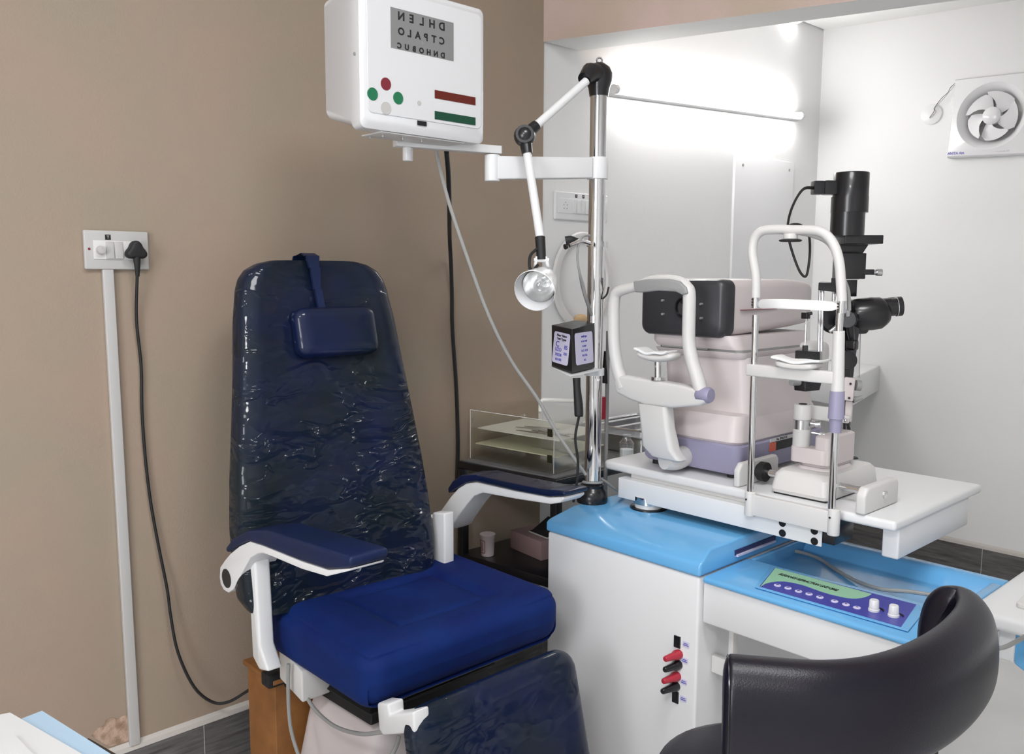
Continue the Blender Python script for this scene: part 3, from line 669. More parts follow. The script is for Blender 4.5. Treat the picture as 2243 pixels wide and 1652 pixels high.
b = nb(); sm = smooth_path([V((u, v, 0)) for u, v in wave], 6); oc = [on_z(x, y, Z + .0026) for x, y in ((1664.5, 1287), (1677, 1279), (1689, 1276), (1703, 1274), (1718, 1274), (1738, 1277), (1758, 1282), (1778, 1289), (1797, 1296), (1817, 1302), (1836, 1306.5), (1852, 1310), (1866, 1311.5), (1877, 1311.7), (1887, 1310.5), (1896, 1308.5), (1903, 1306), (1909.5, 1301.8))] + [lp(0.005, .995)]
hexa(b, [p + V((0, 0, .0001)) for p in oc], [p + V((0, 0, .0008)) for p in oc]); obj('green_field', b, M_green, pan, smooth=False)
eu = (lp(1, .75) - lp(0, .75)).normalized(); ev = V((0, 1, 0))
text('title_lettering', 'ELEGANCE REFRACTION UNIT-2002', 0.0165, M_ink, basis(on_z(1769, 1275, Z + .0036), lp(.6, .74) - lp(.1, .80), ev), pan, shear=0.25, offset=0.0004, sx=0.50)
for i, q_ in enumerate(((1703, 1283), (1726, 1289), (1749, 1296), (1772, 1302), (1796, 1309), (1828, 1318), (1853, 1325), (1877, 1332))):
    c = on_z(*q_, Z + .0026); b = nb(); lathe(b, c, (0, 0, 1), [(0, .0072), (.0012, .0072), (.002, .006)], n=20); k = obj('push_button', b, M_sticker, pan)
    b = nb()
    if i < 5: bx(b, c.x - .0045, c.x + .0045, c.y - .0008, c.y + .0008, c.z + .002, c.z + .0024); bx(b, c.x - .0008, c.x + .0008, c.y - .0045, c.y + .0045, c.z + .002, c.z + .0024)
    else: cyl(b, c + V((0, 0, .002)), c + V((0, 0, .0024)), 0.0022, n=8)
    obj('button_mark', b, M_inkblue, k, smooth=False)
for q_ in ((1914, 1338), (1957, 1350)):
    c = on_z(*q_, Z + .0026); b = nb(); lathe(b, c, (0, 0, 1), [(0, .0105), (.004, .0105), (.005, .0095), (.020, .0088), (.022, .0075)], n=24); obj('rotary_knob', b, M_white, pan)
    b = nb(); pts = [c + V((.016 * math.cos(a), .020 * math.sin(a), .0006)) for a in [math.radians(q) for q in (100, 80, 60, 42, 25)]]
    tube(b, pts, [.0005, .001, .0018, .0024, .0008], n=6); obj('turn_arrow', b, M_ink, pan)
# jacks and switches on the front
for i, (px, py, kind) in enumerate(((1484, 1406, 's'), (1488, 1433, 'r'), (1487, 1456, 'k'), (1484, 1481, 'r'), (1482, 1503, 'k'), (1480, 1527, 's'))):
    c = on_y(px, py, 1.53); b = nb()
    if kind == 's': bx(b, c.x - .0085, c.x + .0085, 1.527, 1.531, c.z - .0135, c.z + .0135); obj('rocker_switch', b, M_black, ru, bevel=0.001)
    else:
        lathe(b, (c.x, 1.531, c.z), V((-0.12, -1, 0.0)), [(0, .0105), (.012, .0115), (.020, .0085), (.045, .0065), (.047, .005)], n=16)
        obj('banana_jack', b, M_red if kind == 'r' else M_black, ru)
for px, py in ((1503, 1412), (1500, 1447), (1498, 1494), (1497, 1531)):
    c = on_y(px, py, 1.53); b = nb(); bx(b, c.x - .0085, c.x + .0085, 1.5288, 1.5302, c.z - .006, c.z + .006); k = obj('small_sticker', b, M_sticker, ru, smooth=False)
    b = nb(); bx(b, c.x - .005, c.x + .005, 1.5282, 1.529, c.z + .0012, c.z + .0026); bx(b, c.x - .007, c.x + .007, 1.5282, 1.529, c.z - .0028, c.z - .0012); obj('print_lines', b, M_inkblue, k, smooth=False)
# pole
PX, PY = -1.482, 1.672
b = nb(); lathe(b, (PX, PY, 0.757), (0, 0, 1), [(0, .040), (.004, .041), (.028, .039), (.034, .034), (.04, .030), (.046, .031), (.05, .026), (.052, .0215)], n=32); obj('pole_base_ring', b, M_black, ru)
b = nb(); cyl(b, (PX, PY, 0.75), (PX, PY, 1.80), 0.0212, n=32); obj('chrome_pole', b, M_chrome, ru)
b = nb(); torus(b, (PX, PY, 0.800), V((.12, 0, 1)), 0.0245, 0.0035, n=32, k=8); torus(b, (PX, PY, 0.809), V((-.1, .1, 1)), 0.0247, 0.0032, n=32, k=8); obj('cable_loop', b, M_cable, ru)
b = nb(); zc_ = on_y(1312, 369, PY).z; cyl(b, (PX, PY, zc_ - .027), (PX, PY, zc_ + .027), 0.0265, n=32); obj('arm_collar', b, M_white, ru, bevel=0.002)
# post for the instrument table
tp = V((-1.345, 1.735, 0))
b = nb(); lathe(b, (tp.x, tp.y, .757), (0, 0, 1), [(0, .048), (.003, .048), (.004, .045)], n=36); obj('post_gasket', b, M_black, ru)
b = nb(); cyl(b, (tp.x, tp.y, .760), (tp.x, tp.y, .771), 0.036, n=32); obj('post_sleeve', b, M_white, ru)
b = nb(); cyl(b, (tp.x, tp.y, .771), (tp.x, tp.y, .7895), 0.039, n=32); obj('post', b, M_chrome, ru)

# ------------------------------------------------------------------ instrument table on its swing arm
it = thing('instrument_table', 'white instrument table top on swing arm above blue desk', 'table', (tp.x, 1.85, 0.79))
b = nb(); prism(b, [(-1.49 + .018, 1.717), (-1.49 + .005, 1.722), (-1.49, 1.735), (-1.49, 2.19), (-0.712, 2.19), (-0.712, 1.717)], 'z', 0.838, 0.860); obj('table_top', b, M_white, it, bevel=0.007, seg=4)
b = nb(); bx(b, -1.418, -0.858, 1.700, 1.704, 0.777, 0.828); bx(b, -1.418, -0.858, 1.704, 1.80, 0.824, 0.828); bx(b, -1.418, -1.414, 1.704, 1.80, 0.777, 0.828); bx(b, -1.418, -1.27, 1.704, 1.80, 0.787, 0.791)
obj('swing_arm', b, M_white, it, bevel=0.0015)
b = nb(); bx(b, -1.36, -0.832, 1.706, 1.79, 0.785, 0.8235); obj('slide_rail', b, M_black, it, bevel=0.001)
b = nb(); bx(b, -1.40, -1.0, 1.73, 1.78, 0.828, 0.838); obj('spacer', b, M_cream, it)
b = nb(); bx(b, -0.752, -0.717, 1.75, 2.13, 0.772, 0.838); obj('side_rail', b, M_white, it, bevel=0.004)
for q in ((1714, 1146), (1714, 1168), (1784, 1163), (1784, 1186)):
    c = on_y(*q, 1.70); b = nb(); cyl(b, (c.x, 1.6988, c.z), (c.x, 1.7005, c.z), 0.0083, n=20); obj('hole_cap', b, M_black, it)
# cable across the desk trough
b = nb(); cp = [(1635, 1190), (1680, 1200), (1740, 1207), (1790, 1222), (1830, 1248), (1880, 1275), (1930, 1291), (1990, 1296), (2060, 1307), (2100, 1318)]
zz = [.722, .69, .680, .6775, .6765, .680, .692, .700, .7045, .7075]
tube(b, [on_z(x, y, z) for (x, y), z in zip(cp, zz)], 0.0042, n=8); o = obj('desk_cable', b, M_cable, None, base=on_z(1740, 1207, .6945)); tag(o, 'thin grey cable lying across sunken blue desk top', 'cable')
# ================================================================== ON THE POLE
# vision chart box on its folding arm
vc = thing('vision_chart_box', 'white vision chart box with mirrored letters and coloured buttons on folding arm', 'chart box', (PX, PY - 0.1, 1.60))
az0, az1 = zc_ - .026, zc_ + .024
e1 = at(1078, 368, 2.03); cL = V((e1.x, e1.y, 0)); cP = V((PX, PY, 0)); dr = (cP - cL).normalized(); nr = V((-dr.y, dr.x, 0))
z_e = e1.z
def bar(bm, a, c, w, za, zb_):
    d_ = (c - a).normalized(); n_ = V((-d_.y, d_.x, 0)) * w
    hexa(bm, [V((p.x, p.y, z)) for p, z in ((a - n_, za[0]), (c - n_, zb_[0]), (c + n_, zb_[0]), (a + n_, za[0]))], [V((p.x, p.y, z)) for p, z in ((a - n_, za[1]), (c - n_, zb_[1]), (c + n_, zb_[1]), (a + n_, za[1]))])
b = nb(); bar(b, cL, cP - dr * 0.026, 0.017, (z_e - .027, z_e + .026), (az0, az1)); obj('lower_arm', b, M_white, vc, bevel=0.003)
b = nb(); cyl(b, (cL.x, cL.y, z_e - .031), (cL.x, cL.y, z_e + .030), 0.0178, n=24); obj('elbow_pin', b, M_white, vc, bevel=0.002)
pv = at(893, 320, 1.93); e2 = at(1075, 322, 2.03); e2 = V((e1.x, e1.y, e2.z)); d2 = V((e2.x - pv.x, e2.y - pv.y, 0)).normalized()
a2 = V((pv.x, pv.y, 0)) - d2 * 0.030; c2 = V((e2.x, e2.y, 0)) + d2 * 0.018
zt2 = (pv.z - .003, pv.z + .015)
b = nb(); bar(b, a2, c2, 0.014, zt2, zt2); obj('upper_arm', b, M_white, vc, bevel=0.0012)
b = nb(); bar(b, c2 - d2 * .003, c2 + d2 * .0015, 0.0135, (zt2[0] + .0005, zt2[1] - .0005), (zt2[0] + .0005, zt2[1] - .0005)); obj('arm_end_cap', b, M_greyp, vc)
b = nb(); cyl(b, (pv.x, pv.y, zt2[0] - .030), (pv.x, pv.y, zt2[0]), 0.0115, n=20); cyl(b, (pv.x, pv.y, zt2[1]), (pv.x, pv.y, zt2[1] + .010), 0.010, n=20); obj('pivot_bolt', b, M_white, vc, bevel=0.002)
XF = -1.50
fb = [on_x(*q, XF) for q in ((790, 283), (1062, 311), (1058, 24), (790, -40))]
y0, y1 = fb[0].y + .003, fb[1].y - 0.0; z0 = fb[0].z + .005; z1 = fb[2].z + .004
mz = (z0 + z1) / 2
def rrect(x, ya, yb, za, zb, r, n=6):
    out = []
    for cy, cz, a0 in ((yb - r, zb - r, 0), (ya + r, zb - r, 90), (ya + r, za + r, 180), (yb - r, za + r, 270)):
        for i in range(n + 1): a = math.radians(a0 + 90 * i / n); out.append(V((x, cy + r * math.cos(a), cz + r * math.sin(a))))
    return out
b = nb(); sec = [(XF, 0.006, 0.012, .006), (XF - .006, 0, 0.014, 0), (XF - .035, -.001, .014, 0.0), (XF - .042, .002, .014, .004), (XF - .14, .004, .02, .028), (XF - .15, .012, .02, .036)]
prev = None
for x, ins, r, up in sec:
    rr = [b.verts.new(p) for p in rrect(x, y0 + ins, y1 - ins, z0 + ins + up, z1 - ins - up * .3, r)]
    if prev: bridge(b, prev, rr)
    else: b.faces.new(rr)
    prev = rr
b.faces.new(prev[::-1]); box_ = obj('housing', b, M_boxw, vc)
b = nb(); hexa(b, rrect(XF + .0008, y0 + .014, y1 - .012, z0 + .03, z1 - .014, .012), rrect(XF + .0016, y0 + .015, y1 - .013, z0 + .031, z1 - .015, .011)); obj('front_panel', b, M_boxw, vc)
def fyz(px, py): p = on_x(px, py, XF + .0016); return p.y, p.z
def fplate(nm, q0, q1, m, par, t=.0012):
    (ya, za), (yb, zb) = fyz(*q0), fyz(*q1); b_ = nb(); bx(b_, XF + .0014, XF + .0014 + t, ya, yb, min(za, zb), max(za, zb)); return obj(nm, b_, m, par, smooth=False), (ya + yb) / 2, (za + zb) / 2, abs(yb - ya), abs(za - zb)
sc_, sy, sz, sw, sh = fplate('chart_screen', (855, 15), (993, 134), M_screen, vc)
FX = XF + .0030
for s_, qa, qb, size in (('DHLEN', (878, 39), (967, 57), .0225), ('CTPALO', (878, 72), (967, 89), .020), ('DNHOBUC', (874, 103), (969, 120), .0150)):
    n_ = len(s_); (ya_, za_), (yb_, zb__) = fyz(*qa), fyz(*qb)
    for i, chh in enumerate(s_[::-1]):
        yy_ = ya_ + (yb_ - ya_) * i / (n_ - 1); zz_ = (za_ + zb__) / 2
        text('chart_letter', chh, size, M_ink, basis((FX, yy_, zz_), (0, 1, 0), (0, 0, 1)) @ Matrix.Diagonal((-1, 1, 1, 1)), sc_, offset=0.0006)
for dz in (.021, -.017):
    b = nb(); bx(b, FX - .0003, FX, sy - .0022, sy - .0012, sz + dz - .004, sz + dz + .004); bx(b, FX - .0003, FX, sy - .005, sy + .002, sz + dz - .0005, sz + dz + .0005); obj('fixation_mark', b, M_greyp, sc_, smooth=False)
for q, m in (((845, 184), M_maroon), ((816, 206), M_btngreen), ((872, 215), M_btngreen), ((845, 237), M_stain)):
    y_, z_ = fyz(*q); b = nb(); lathe(b, (XF + .0012, y_, z_), (1, 0, 0), [(0, .0125), (.0012, .0125), (.0016, .0117), (.0012, .0112)], n=28); obj('round_button', b, m, vc)
y_, z_ = fyz(918, 226); b = nb(); lathe(b, (XF + .0012, y_, z_), (1, 0, 0), [(0, .005), (.001, .005)], n=16); obj('small_button', b, M_stain, vc)
fplate('infrared_window', (914, 264), (934, 277), M_black, vc)
fplate('red_window', (952, 197), (1041, 231), M_redglass, vc)
fplate('green_window', (952, 243), (1041, 275), M_greenglass, vc)
b = nb(); cyl(b, (XF - .02, y0 + .001, on_y(770, 121, y0).z), (XF - .02, y0 - .003, on_y(770, 121, y0).z), .0035, n=12); obj('side_screw', b, M_greyp, vc)
b = nb(); bx(b, XF - .085, XF - .01, y0 + .055, y1 - .05, z0 - .0035, z0 - .0005); bp_ = obj('base_plate', b, M_cream, vc, bevel=0.0008)
for dx, dy in ((-.07, .065), (-.03, .07), (-.03, .12), (-.03, .17)):
    b = nb(); cyl(b, (XF + dx, y0 + dy, z0 - .010), (XF + dx, y0 + dy, z0 - .003), .0032, n=8); obj('bolt', b, M_steel, bp_)
# cables from the box
b = nb(); pts = [at(978, 332, 2.0), at(982, 380, 2.08), at(984, 440, 2.18)] + [on_x(985, 520, XA + .09), on_x(988, 580, XA + .04)] + [on_x(x, y, XA + .014) for x, y in ((990, 650), (991, 720), (999, 840), (1002, 920), (1003, 985))]; pts.append(V((pts[-1].x, pts[-1].y - .004, .72)))
tube(b, pts, 0.0058, n=8); o = obj('black_cable', b, M_rubber, None, base=pts[0]); tag(o, 'black cable hanging from chart box down to the black rack', 'cable')
b = nb(); pts = [at(955, 330, 1.98), at(965, 375, 1.98), at(985, 450, 2.0), at(1022, 560, 2.02), at(1070, 690, 2.05), at(1120, 790, 2.08), at(1175, 870, 2.1), at(1215, 940, 2.12), at(1262, 1010, 2.13), at(1283, 1040, 2.14)]
tube(b, pts, 0.0042, n=8); o = obj('grey_cable', b, M_cable, None, base=pts[0]); tag(o, 'thin grey cable running diagonally from chart box to foot of chrome pole', 'cable')
b = nb(); pts = [on_y(1310, 1046, PY + .03), on_y(1330, 1058, PY + .05), on_y(1352, 1074, PY + .08), on_y(1372, 1085, PY + .12)]
tube(b, pts, 0.004, n=8); o = obj('grey_cable', b, M_cable, None, base=pts[0]); tag(o, 'short grey cable from chrome pole foot to beneath table arm', 'cable')

# adjustable lamp on the pole's top
lm = thing('examination_lamp', 'white jointed lamp with black knuckles hanging from top of chrome pole', 'lamp', (PX, PY, 1.80))
b = nb(); tp_ = V((PX, PY, 0)); z7 = 1.795
lathe(b, (PX, PY, z7 - .006), (0, 0, 1), [(0, .0235), (.018, .026), (.035, .032), (.055, .033), (.070, .026), (.080, .012), (.082, .003)], n=24)
k1 = at(1284, 178, 2.10); kk = V((PX, PY, 1.845)) - RT * 0.0; 
tube(b, [V((PX, PY, 1.84)), at(1292, 160, 2.12), at(1280, 174, 2.10)], [.028, .024, .017], n=14, smooth=False)
obj('top_knuckle', b, M_black, lm)
b = nb(); torus(b, (PX, PY, 1.876), -_f, 0.0065, 0.0022, n=20, k=6); obj('hanging_eye', b, M_black, lm)
k2 = at(1149, 298, 2.02); a_ = at(1284, 178, 2.10)
b = nb(); cyl(b, a_, k2 + (a_ - k2).normalized() * .035, .0102, n=16); obj('upper_tube', b, M_white, lm)
b = nb(); ball(b, k2, .0255, 1, 1, 1, 20); cyl(b, k2 - _f * .02, k2 + _f * .02, .021); ax_ = (a_ - k2).normalized()
cyl(b, k2, k2 + ax_ * .042, .016, .0135); k3 = at(1183, 520, 1.98); ay_ = (k3 - k2).normalized(); cyl(b, k2, k2 + ay_ * .045, .016, .0125); obj('middle_knuckle', b, M_black, lm)
b = nb(); cyl(b, k2 + ay_ * .04, k3, .0100, n=16); obj('lower_tube', b, M_white, lm)
b = nb(); k4 = at(1186, 570, 1.97); cyl(b, k3, k4, .0118, .0105); obj('lamp_ferrule', b, M_rubber, lm)
b = nb(); tube(b, [at(1176, 545, 1.97), at(1162, 560, 1.96), at(1160, 585, 1.95), at(1168, 592, 1.96), at(1178, 580, 1.97)], .0035, n=8); obj('flex', b, M_rubber, lm)
# shade: a round-cornered bell that opens towards the viewer's left
hc = at(1171, 637, 1.93); hb = at(1214, 600, 2.02); ax = (hc - hb).normalized(); ax = (ax + (-_f) * 0.05 + RT * 0.1).normalized()
hb = hc - ax * 0.085
b = nb(); prof = [(-0.006, .012), (.0, .024), (.012, .032), (.03, .036), (.058, .043), (.085, .048), (.0865, .0468), (.06, .0415), (.032, .0345), (.016, .030), (.008, .020)]
a1, b1 = frame_of(ax)
rs = [ring(b, hb + ax * s, a1, b1, r, n=36) for s, r in prof]
for i in range(len(rs) - 1): bridge(b, rs[i], rs[i + 1])
b.faces.new(rs[0][::-1]); obj('lamp_shade', b, M_whitegloss, lm)
b = nb(); rs = [ring(b, hb + ax * s, a1, b1, r, n=36) for s, r in ((.009, .019), (.017, .0285), (.033, .033), (.055, .0375))]
for i in range(3): bridge(b, rs[i], rs[i + 1])
b.faces.new(rs[0]); obj('reflector', b, M_lampglass, lm)
b = nb(); lathe(b, hb + ax * .01, ax, [(0, .008), (.02, .012), (.034, .015), (.044, .012), (.05, .004)], n=20); obj('bulb', b, M_glass, lm)
b = nb(); yk = hb + ax * .03
for s in (-1, 1): tube(b, [k4 + RT * (.010 * s) + UP * .008, k4 + RT * (.014 * s) - UP * .010, yk + RT * (.016 * s) + UP * .036], [.004, .004, .004], n=8)
cyl(b, k4 - RT * .017, k4 + RT * .017, .005); obj('yoke', b, M_white, lm)

# handset hung in a chrome clamp
hs = thing('handset_holder', 'chrome clamp on pole holding black handset with thin looped cord', 'holder', (PX, PY, 1.42))
zc2 = on_y(1312, 535, PY).z
b = nb(); lathe(b, (PX, PY, zc2 - .007), (0, 0, 1), [(0, .0245), (.014, .0245)], n=28); bx(b, PX - .004, PX + .004, PY + .022, PY + .04, zc2 - .007, zc2 + .007); obj('clamp', b, M_chrome, hs)
b = nb(); q0 = at(1290, 533, 2.10); tube(b, [q0, at(1272, 528, 2.06), at(1256, 534, 2.03), at(1241, 541, 2.01)], [.006, .006, .005, .005], n=10); obj('chrome_fork', b, M_chrome, hs)
b = nb(); tube(b, [at(1239, 528, 2.05), at(1252, 526, 2.05), at(1266, 528, 2.06)], [.011, .010, .006], n=12); tube(b, [at(1237, 541, 2.01), at(1247, 538, 2.015)], [.0065, .005], n=10, smooth=False); obj('black_handset', b, M_rubber, hs)
b = nb(); tube(b, [at(1292, 516, 2.09), at(1280, 517, 2.07), at(1271, 525, 2.05), at(1266, 545, 2.05), at(1265, 570, 2.06), at(1270, 600, 2.07), at(1276, 625, 2.09), at(1284, 655, 2.11), at(1296, 690, 2.17)], [.0028, .0028, .0028, .0028, .0028, .003, .005, .0045, .004], n=8); obj('cord', b, M_greyp, hs)
b = nb(); tube(b, [at(1320, 655, 2.2), at(1329, 645, 2.2), at(1333, 630, 2.22)], .0025, n=6); obj('cord_end', b, M_rubber, hs)

# near-vision cube in its tray
cu = thing('near_chart_cube', 'black framed cube with small printed test cards in white tray on pole', 'test cube', (PX, PY, 1.09))
zb3 = at(1253, 818, 2.10).z
bots = [at(1253, 817, 2.10), at(1303, 806, 2.205), at(1262, 795, 2.29), at(1208, 803, 2.185)]
tops = [at(1253, 721, 2.10), at(1303, 707, 2.205), at(1262, 701, 2.29), at(1208, 712, 2.185)]
b = nb(); hexa(b, bots, tops); cube = obj('frame', b, M_blackp, cu, bevel=0.002)
def face_basis(a, c, ta_):
    ex_ = (c - a).normalized(); o_ = (a + c + ta_ + (c + ta_ - a)) / 4
    return ex_
for nm, (a, c, ta_, tc_2) in enumerate(((bots[3], bots[0], tops[3], tops[0]), (bots[0], bots[1], tops[0], tops[1]))):
    o3 = (a + c + ta_ + tc_2) / 4; exx = (c - a).normalized(); Mx = basis(o3, exx, (ta_ + tc_2 - a - c))
    Mx = Mx @ Matrix.Translation((0, 0, .0012)); ww = (c - a).length; hh_ = (ta_ - a).length
    b = nb(); plate(b, Mx, rounded(ww * .38, hh_ * .37, .007), 0, .0008); cd = obj('test_card', b, M_sticker, cu, smooth=False)
    if nm == 0:
        for s_, u, v_, sz_ in (('Near Vision', 0, .80, .0085), ('Test Types', 0, .58, .0085), ('C', -.45, .22, .020), ('UZO', -.3, -.12, .012), ('DSOB', -.25, -.45, .010), ('ROUSE', -.2, -.75, .008), ('85', .62, .1, .014), ('250', .6, -.3, .009)): text('test_letters', s_, sz_, M_inkblue if v_ < .5 else M_ink, Mx @ Matrix.Translation((u * ww * .38, v_ * hh_ * .37, .0010)) @ Matrix.Diagonal((1.15, 1, 1, 1)), cd, offset=.0002)
    else:
        for k_ in range(6): text('test_letters', ('small type', 'to be read', 'at near', 'N.12  N.10', 'N.8  N.6', 'N.5')[k_], .0075, M_inkblue, Mx @ Matrix.Translation((0, (.75 - .3 * k_) * hh_ * .37, .0010)), cd, offset=.0001)
b = nb(); lo_ = [at(1250, 826, 2.085), at(1316, 812, 2.20), at(1262, 797, 2.31), at(1204, 805, 2.19)]
hexa(b, lo_, [p + V((0, 0, .003)) for p in lo_]); obj('tray', b, M_white, cu, bevel=.0005)
b = nb(); lathe(b, (PX, PY, zb3 - .020), (0, 0, 1), [(0, .0255), (.018, .0255)], n=28); cl_ = obj('tray_collar', b, M_white, cu)
b = nb(); c_ = on_y(1312, 832, PY - .025); cyl(b, c_, c_ + V((.003, -.006, 0)), .0035, n=10); obj('collar_screw', b, M_steel, cl_)
hd = thing('handheld_probe', 'black handled instrument hanging under cube tray beside chrome pole, cord below', 'hand instrument', at(1265, 870, 2.08))
b = nb(); h0, h1 = at(1263, 828, 2.08), at(1268, 913, 2.08)
tube(b, [h0, at(1264, 850, 2.08), at(1267, 885, 2.08), at(1268, 908, 2.08), h1], [.0095, .0088, .0108, .0108, .009], n=16); obj('grip', b, M_rubber, hd)
b = nb(); tube(b, [h1, at(1260, 960, 2.09), at(1266, 1010, 2.1), at(1263, 1060, 2.11), at(1256, 1100, 2.12)], .0032, n=8); obj('cord', b, M_rubber, hd)

# ================================================================== RACK AND WHAT STANDS ON IT
RZ = 0.79; rx0, rx1, ry0, ry1 = -2.005, -1.63, 1.645, 2.55
rk = thing('metal_rack', 'black metal rack against wall beneath acrylic instrument case', 'rack', (-1.82, 2.1, 0))
rot = lambda x, y: (x, y + (x - rx0) * 0.12)
b = nb(); F = [rot(rx0, ry0), rot(rx1, ry0), rot(rx1, ry1), rot(rx0, ry1)]
hexa(b, [V((*p, RZ - .028)) for p in F], [V((*p, RZ - .006)) for p in F]); obj('top_frame', b, M_black, rk, bevel=.002)
b = nb(); F2 = [(p[0] + (.012 if i in (0, 3) else -.012), p[1] + (.012 if i < 2 else -.012)) for i, p in enumerate(F)]
hexa(b, [V((*p, RZ - .006)) for p in F2], [V((*p, RZ - .002)) for p in F2]); obj('top_board', b, mat('grey_smoked_board', srgb(120, 120, 122), 0.15), rk, smooth=False)
for p in F:
    sx = 1 if p[0] < -1.8 else -1; sy_ = 1 if p[1] < 2.0 else -1
    b = nb(); bx(b, min(p[0], p[0] + .024 * sx), max(p[0], p[0] + .024 * sx), min(p[1], p[1] + .024 * sy_), max(p[1], p[1] + .024 * sy_), 0, RZ - .028); obj('leg', b, M_black, rk, bevel=.001)
b = nb(); hexa(b, [V((*p, .470)) for p in F], [V((*p, .497)) for p in F]); obj('shelf', b, M_black, rk, bevel=.002)
# acrylic case
ac = thing('acrylic_instrument_case', 'clear acrylic case with two trays of metal instruments on black rack', 'instrument case', (-1.8, 1.86, RZ))
q0 = on_z(1034, 1002, RZ); q1 = on_z(1207, 1033, RZ); q1 = V((-1.672, 1.722, RZ)); q0 = V((-1.992, 1.684, RZ)); dq = (q1 - q0).normalized(); nq = V((-dq.y, dq.x, 0)); wA = (q1 - q0).length; dA = 0.265; hA = 0.150
def A(u, v, z): return q0 + dq * u + nq * v + V((0, 0, z))
def wall_(nm, u0, u1, v0, v1, za, zb, m):
    b_ = nb(); hexa(b_, [A(u0, v0, za), A(u1, v0, za), A(u1, v1, za), A(u0, v1, za)], [A(u0, v0, zb), A(u1, v0, zb), A(u1, v1, zb), A(u0, v1, zb)]); return obj(nm, b_, m, ac, smooth=False)
T_ = .004
wall_('side_wall', 0, T_, 0, dA, 0, hA - T_, M_acryl); wall_('side_wall', wA - T_, wA, 0, dA, 0, hA - T_, M_acryl); wall_('side_wall', T_, wA - T_, dA - T_, dA, 0, hA - T_, M_acryl); wall_('front_door', T_, wA - T_, 0, T_, 0, hA - T_, M_acryl)
wall_('bottom', T_, wA - T_, T_, dA - T_, .0005, .004, M_acryl)
lid = wall_('lid', 0, wA, 0, dA, hA - T_, hA, M_acryl)
wall_('tray_shelf', T_, wA - T_, .03, dA - T_, .088, .091, M_paletray); wall_('tray_shelf', T_, wA - T_, .02, dA - T_, .042, .045, M_yellowtray)
b = nb(); tube(b, [A(wA * .55, dA * .45, hA), A(wA * .56, dA * .45, hA + .03), A(wA * .60, dA * .5, hA + .034), A(wA * .78, dA * .62, hA + .034), A(wA * .84, dA * .68, hA + .03), A(wA * .85, dA * .68, hA)], .006, n=8, k=3); obj('lid_handle', b, M_paletray, ac)
for z in (.03, .105):
    b = nb(); hexa(b, [A(wA - .022, -.003, z), A(wA - .006, -.003, z), A(wA - .006, 0, z), A(wA - .022, 0, z)], [A(wA - .022, -.003, z + .022), A(wA - .006, -.003, z + .022), A(wA - .006, 0, z + .022), A(wA - .022, 0, z + .022)]); obj('hinge', b, mat('olive_black_hinge', srgb(38, 38, 18), 0.4), ac, smooth=False)
for u in (0.0, wA - .0012):     # white strips painted in as light caught on the polished edges
    b = nb(); hexa(b, [A(u, -.0005, 0), A(u + .0012, -.0005, 0), A(u + .0012, .0012, 0), A(u, .0012, 0)], [A(u, -.0005, hA), A(u + .0012, -.0005, hA), A(u + .0012, .0012, hA), A(u, .0012, hA)]); obj('edge_glint', b, M_tissue, ac, smooth=False)
b = nb(); hexa(b, [A(0, -.0005, hA - .0013), A(wA, -.0005, hA - .0013), A(wA, .001, hA - .0013), A(0, .001, hA - .0013)], [A(0, -.0005, hA), A(wA, -.0005, hA), A(wA, .001, hA), A(0, .001, hA)]); obj('edge_glint', b, M_tissue, ac, smooth=False)
random.seed(5)
for i in range(9):
    u = wA * (.28 + .055 * i); v = dA * (.25 + .25 * random.random()); a = random.uniform(-.3, .5); L_ = random.uniform(.08, .12); zz_ = .0925 + .0015 * (i % 2)
    d1 = (dq * math.cos(a) + nq * math.sin(a)); s0 = A(u, v, zz_)
    b = nb()
    n_ = V((-d1.y, d1.x, 0))
    tube(b, [s0, s0 + d1 * L_ * .5 + n_ * .004, s0 + d1 * L_], [.0012, .0022, .0008], n=6); tube(b, [s0, s0 + d1 * L_ * .5 - n_ * .004, s0 + d1 * L_], [.0012, .0022, .0008], n=6)
    o = obj('steel_forceps', b, M_steel, None, base=s0); tag(o, 'thin steel forceps lying on the upper tray of acrylic case', 'forceps', 'forceps in the acrylic case')
for i in range(3):
    s0 = A(wA * (.55 + .12 * i), dA * .3, .0465); d1 = (dq * .95 + nq * (.2 - .15 * i)).normalized(); b = nb(); tube(b, [s0, s0 + d1 * .09], .0016, n=6, smooth=False); o = obj('steel_probe', b, M_steel, None, base=s0); tag(o, 'slim steel probe lying on lower pale yellow tray of acrylic case', 'probe', 'probes on the lower tray')
# steel trays, bottle
sp = thing('steel_tray', 'shiny stainless steel instrument tray at far end of black rack', 'tray', (-1.82, 2.38, RZ))
b = nb(); c_ = V((-1.815, 2.30, RZ)); hx, hy, hz = .165, .20, .05
pr_ = [(1.0, 0.0), (1.0, .045), (1.04, .05), (1.04, .053), (.97, .052), (.96, .006)]
prev = None
for k_, z in pr_:
    rr = [b.verts.new(c_ + V((p[0], p[1] + p[0] * .12, z))) for p in rounded(hx * k_, hy * k_, .03 * k_)]
    if prev: bridge(b, prev, rr)
    else: b.faces.new(rr)
    prev = rr
b.faces.new(prev); obj('body', b, M_steel, sp)
b = nb(); fr3 = [c_ + V((p[0], p[1] + p[0] * .12, .064)) for p in rounded(hx * .8, hy * .8, .02)]
tube(b, fr3 + [fr3[0]], .004, n=6, smooth=False); obj('wire_frame', b, M_chrome, sp)
b = nb(); 
for k_ in (-.5, 0, .5): tube(b, [c_ + V((hx * k_, -hy * .8 + hx * k_ * .12, .064)), c_ + V((hx * k_, hy * .8 + hx * k_ * .12, .064))], .003, n=6, smooth=False)
obj('wire_bar', b, M_chrome, sp)
bt = thing('glass_bottle', 'small clear glass bottle standing behind chrome pole near steel tray', 'bottle', at(1336, 985, 2.33))
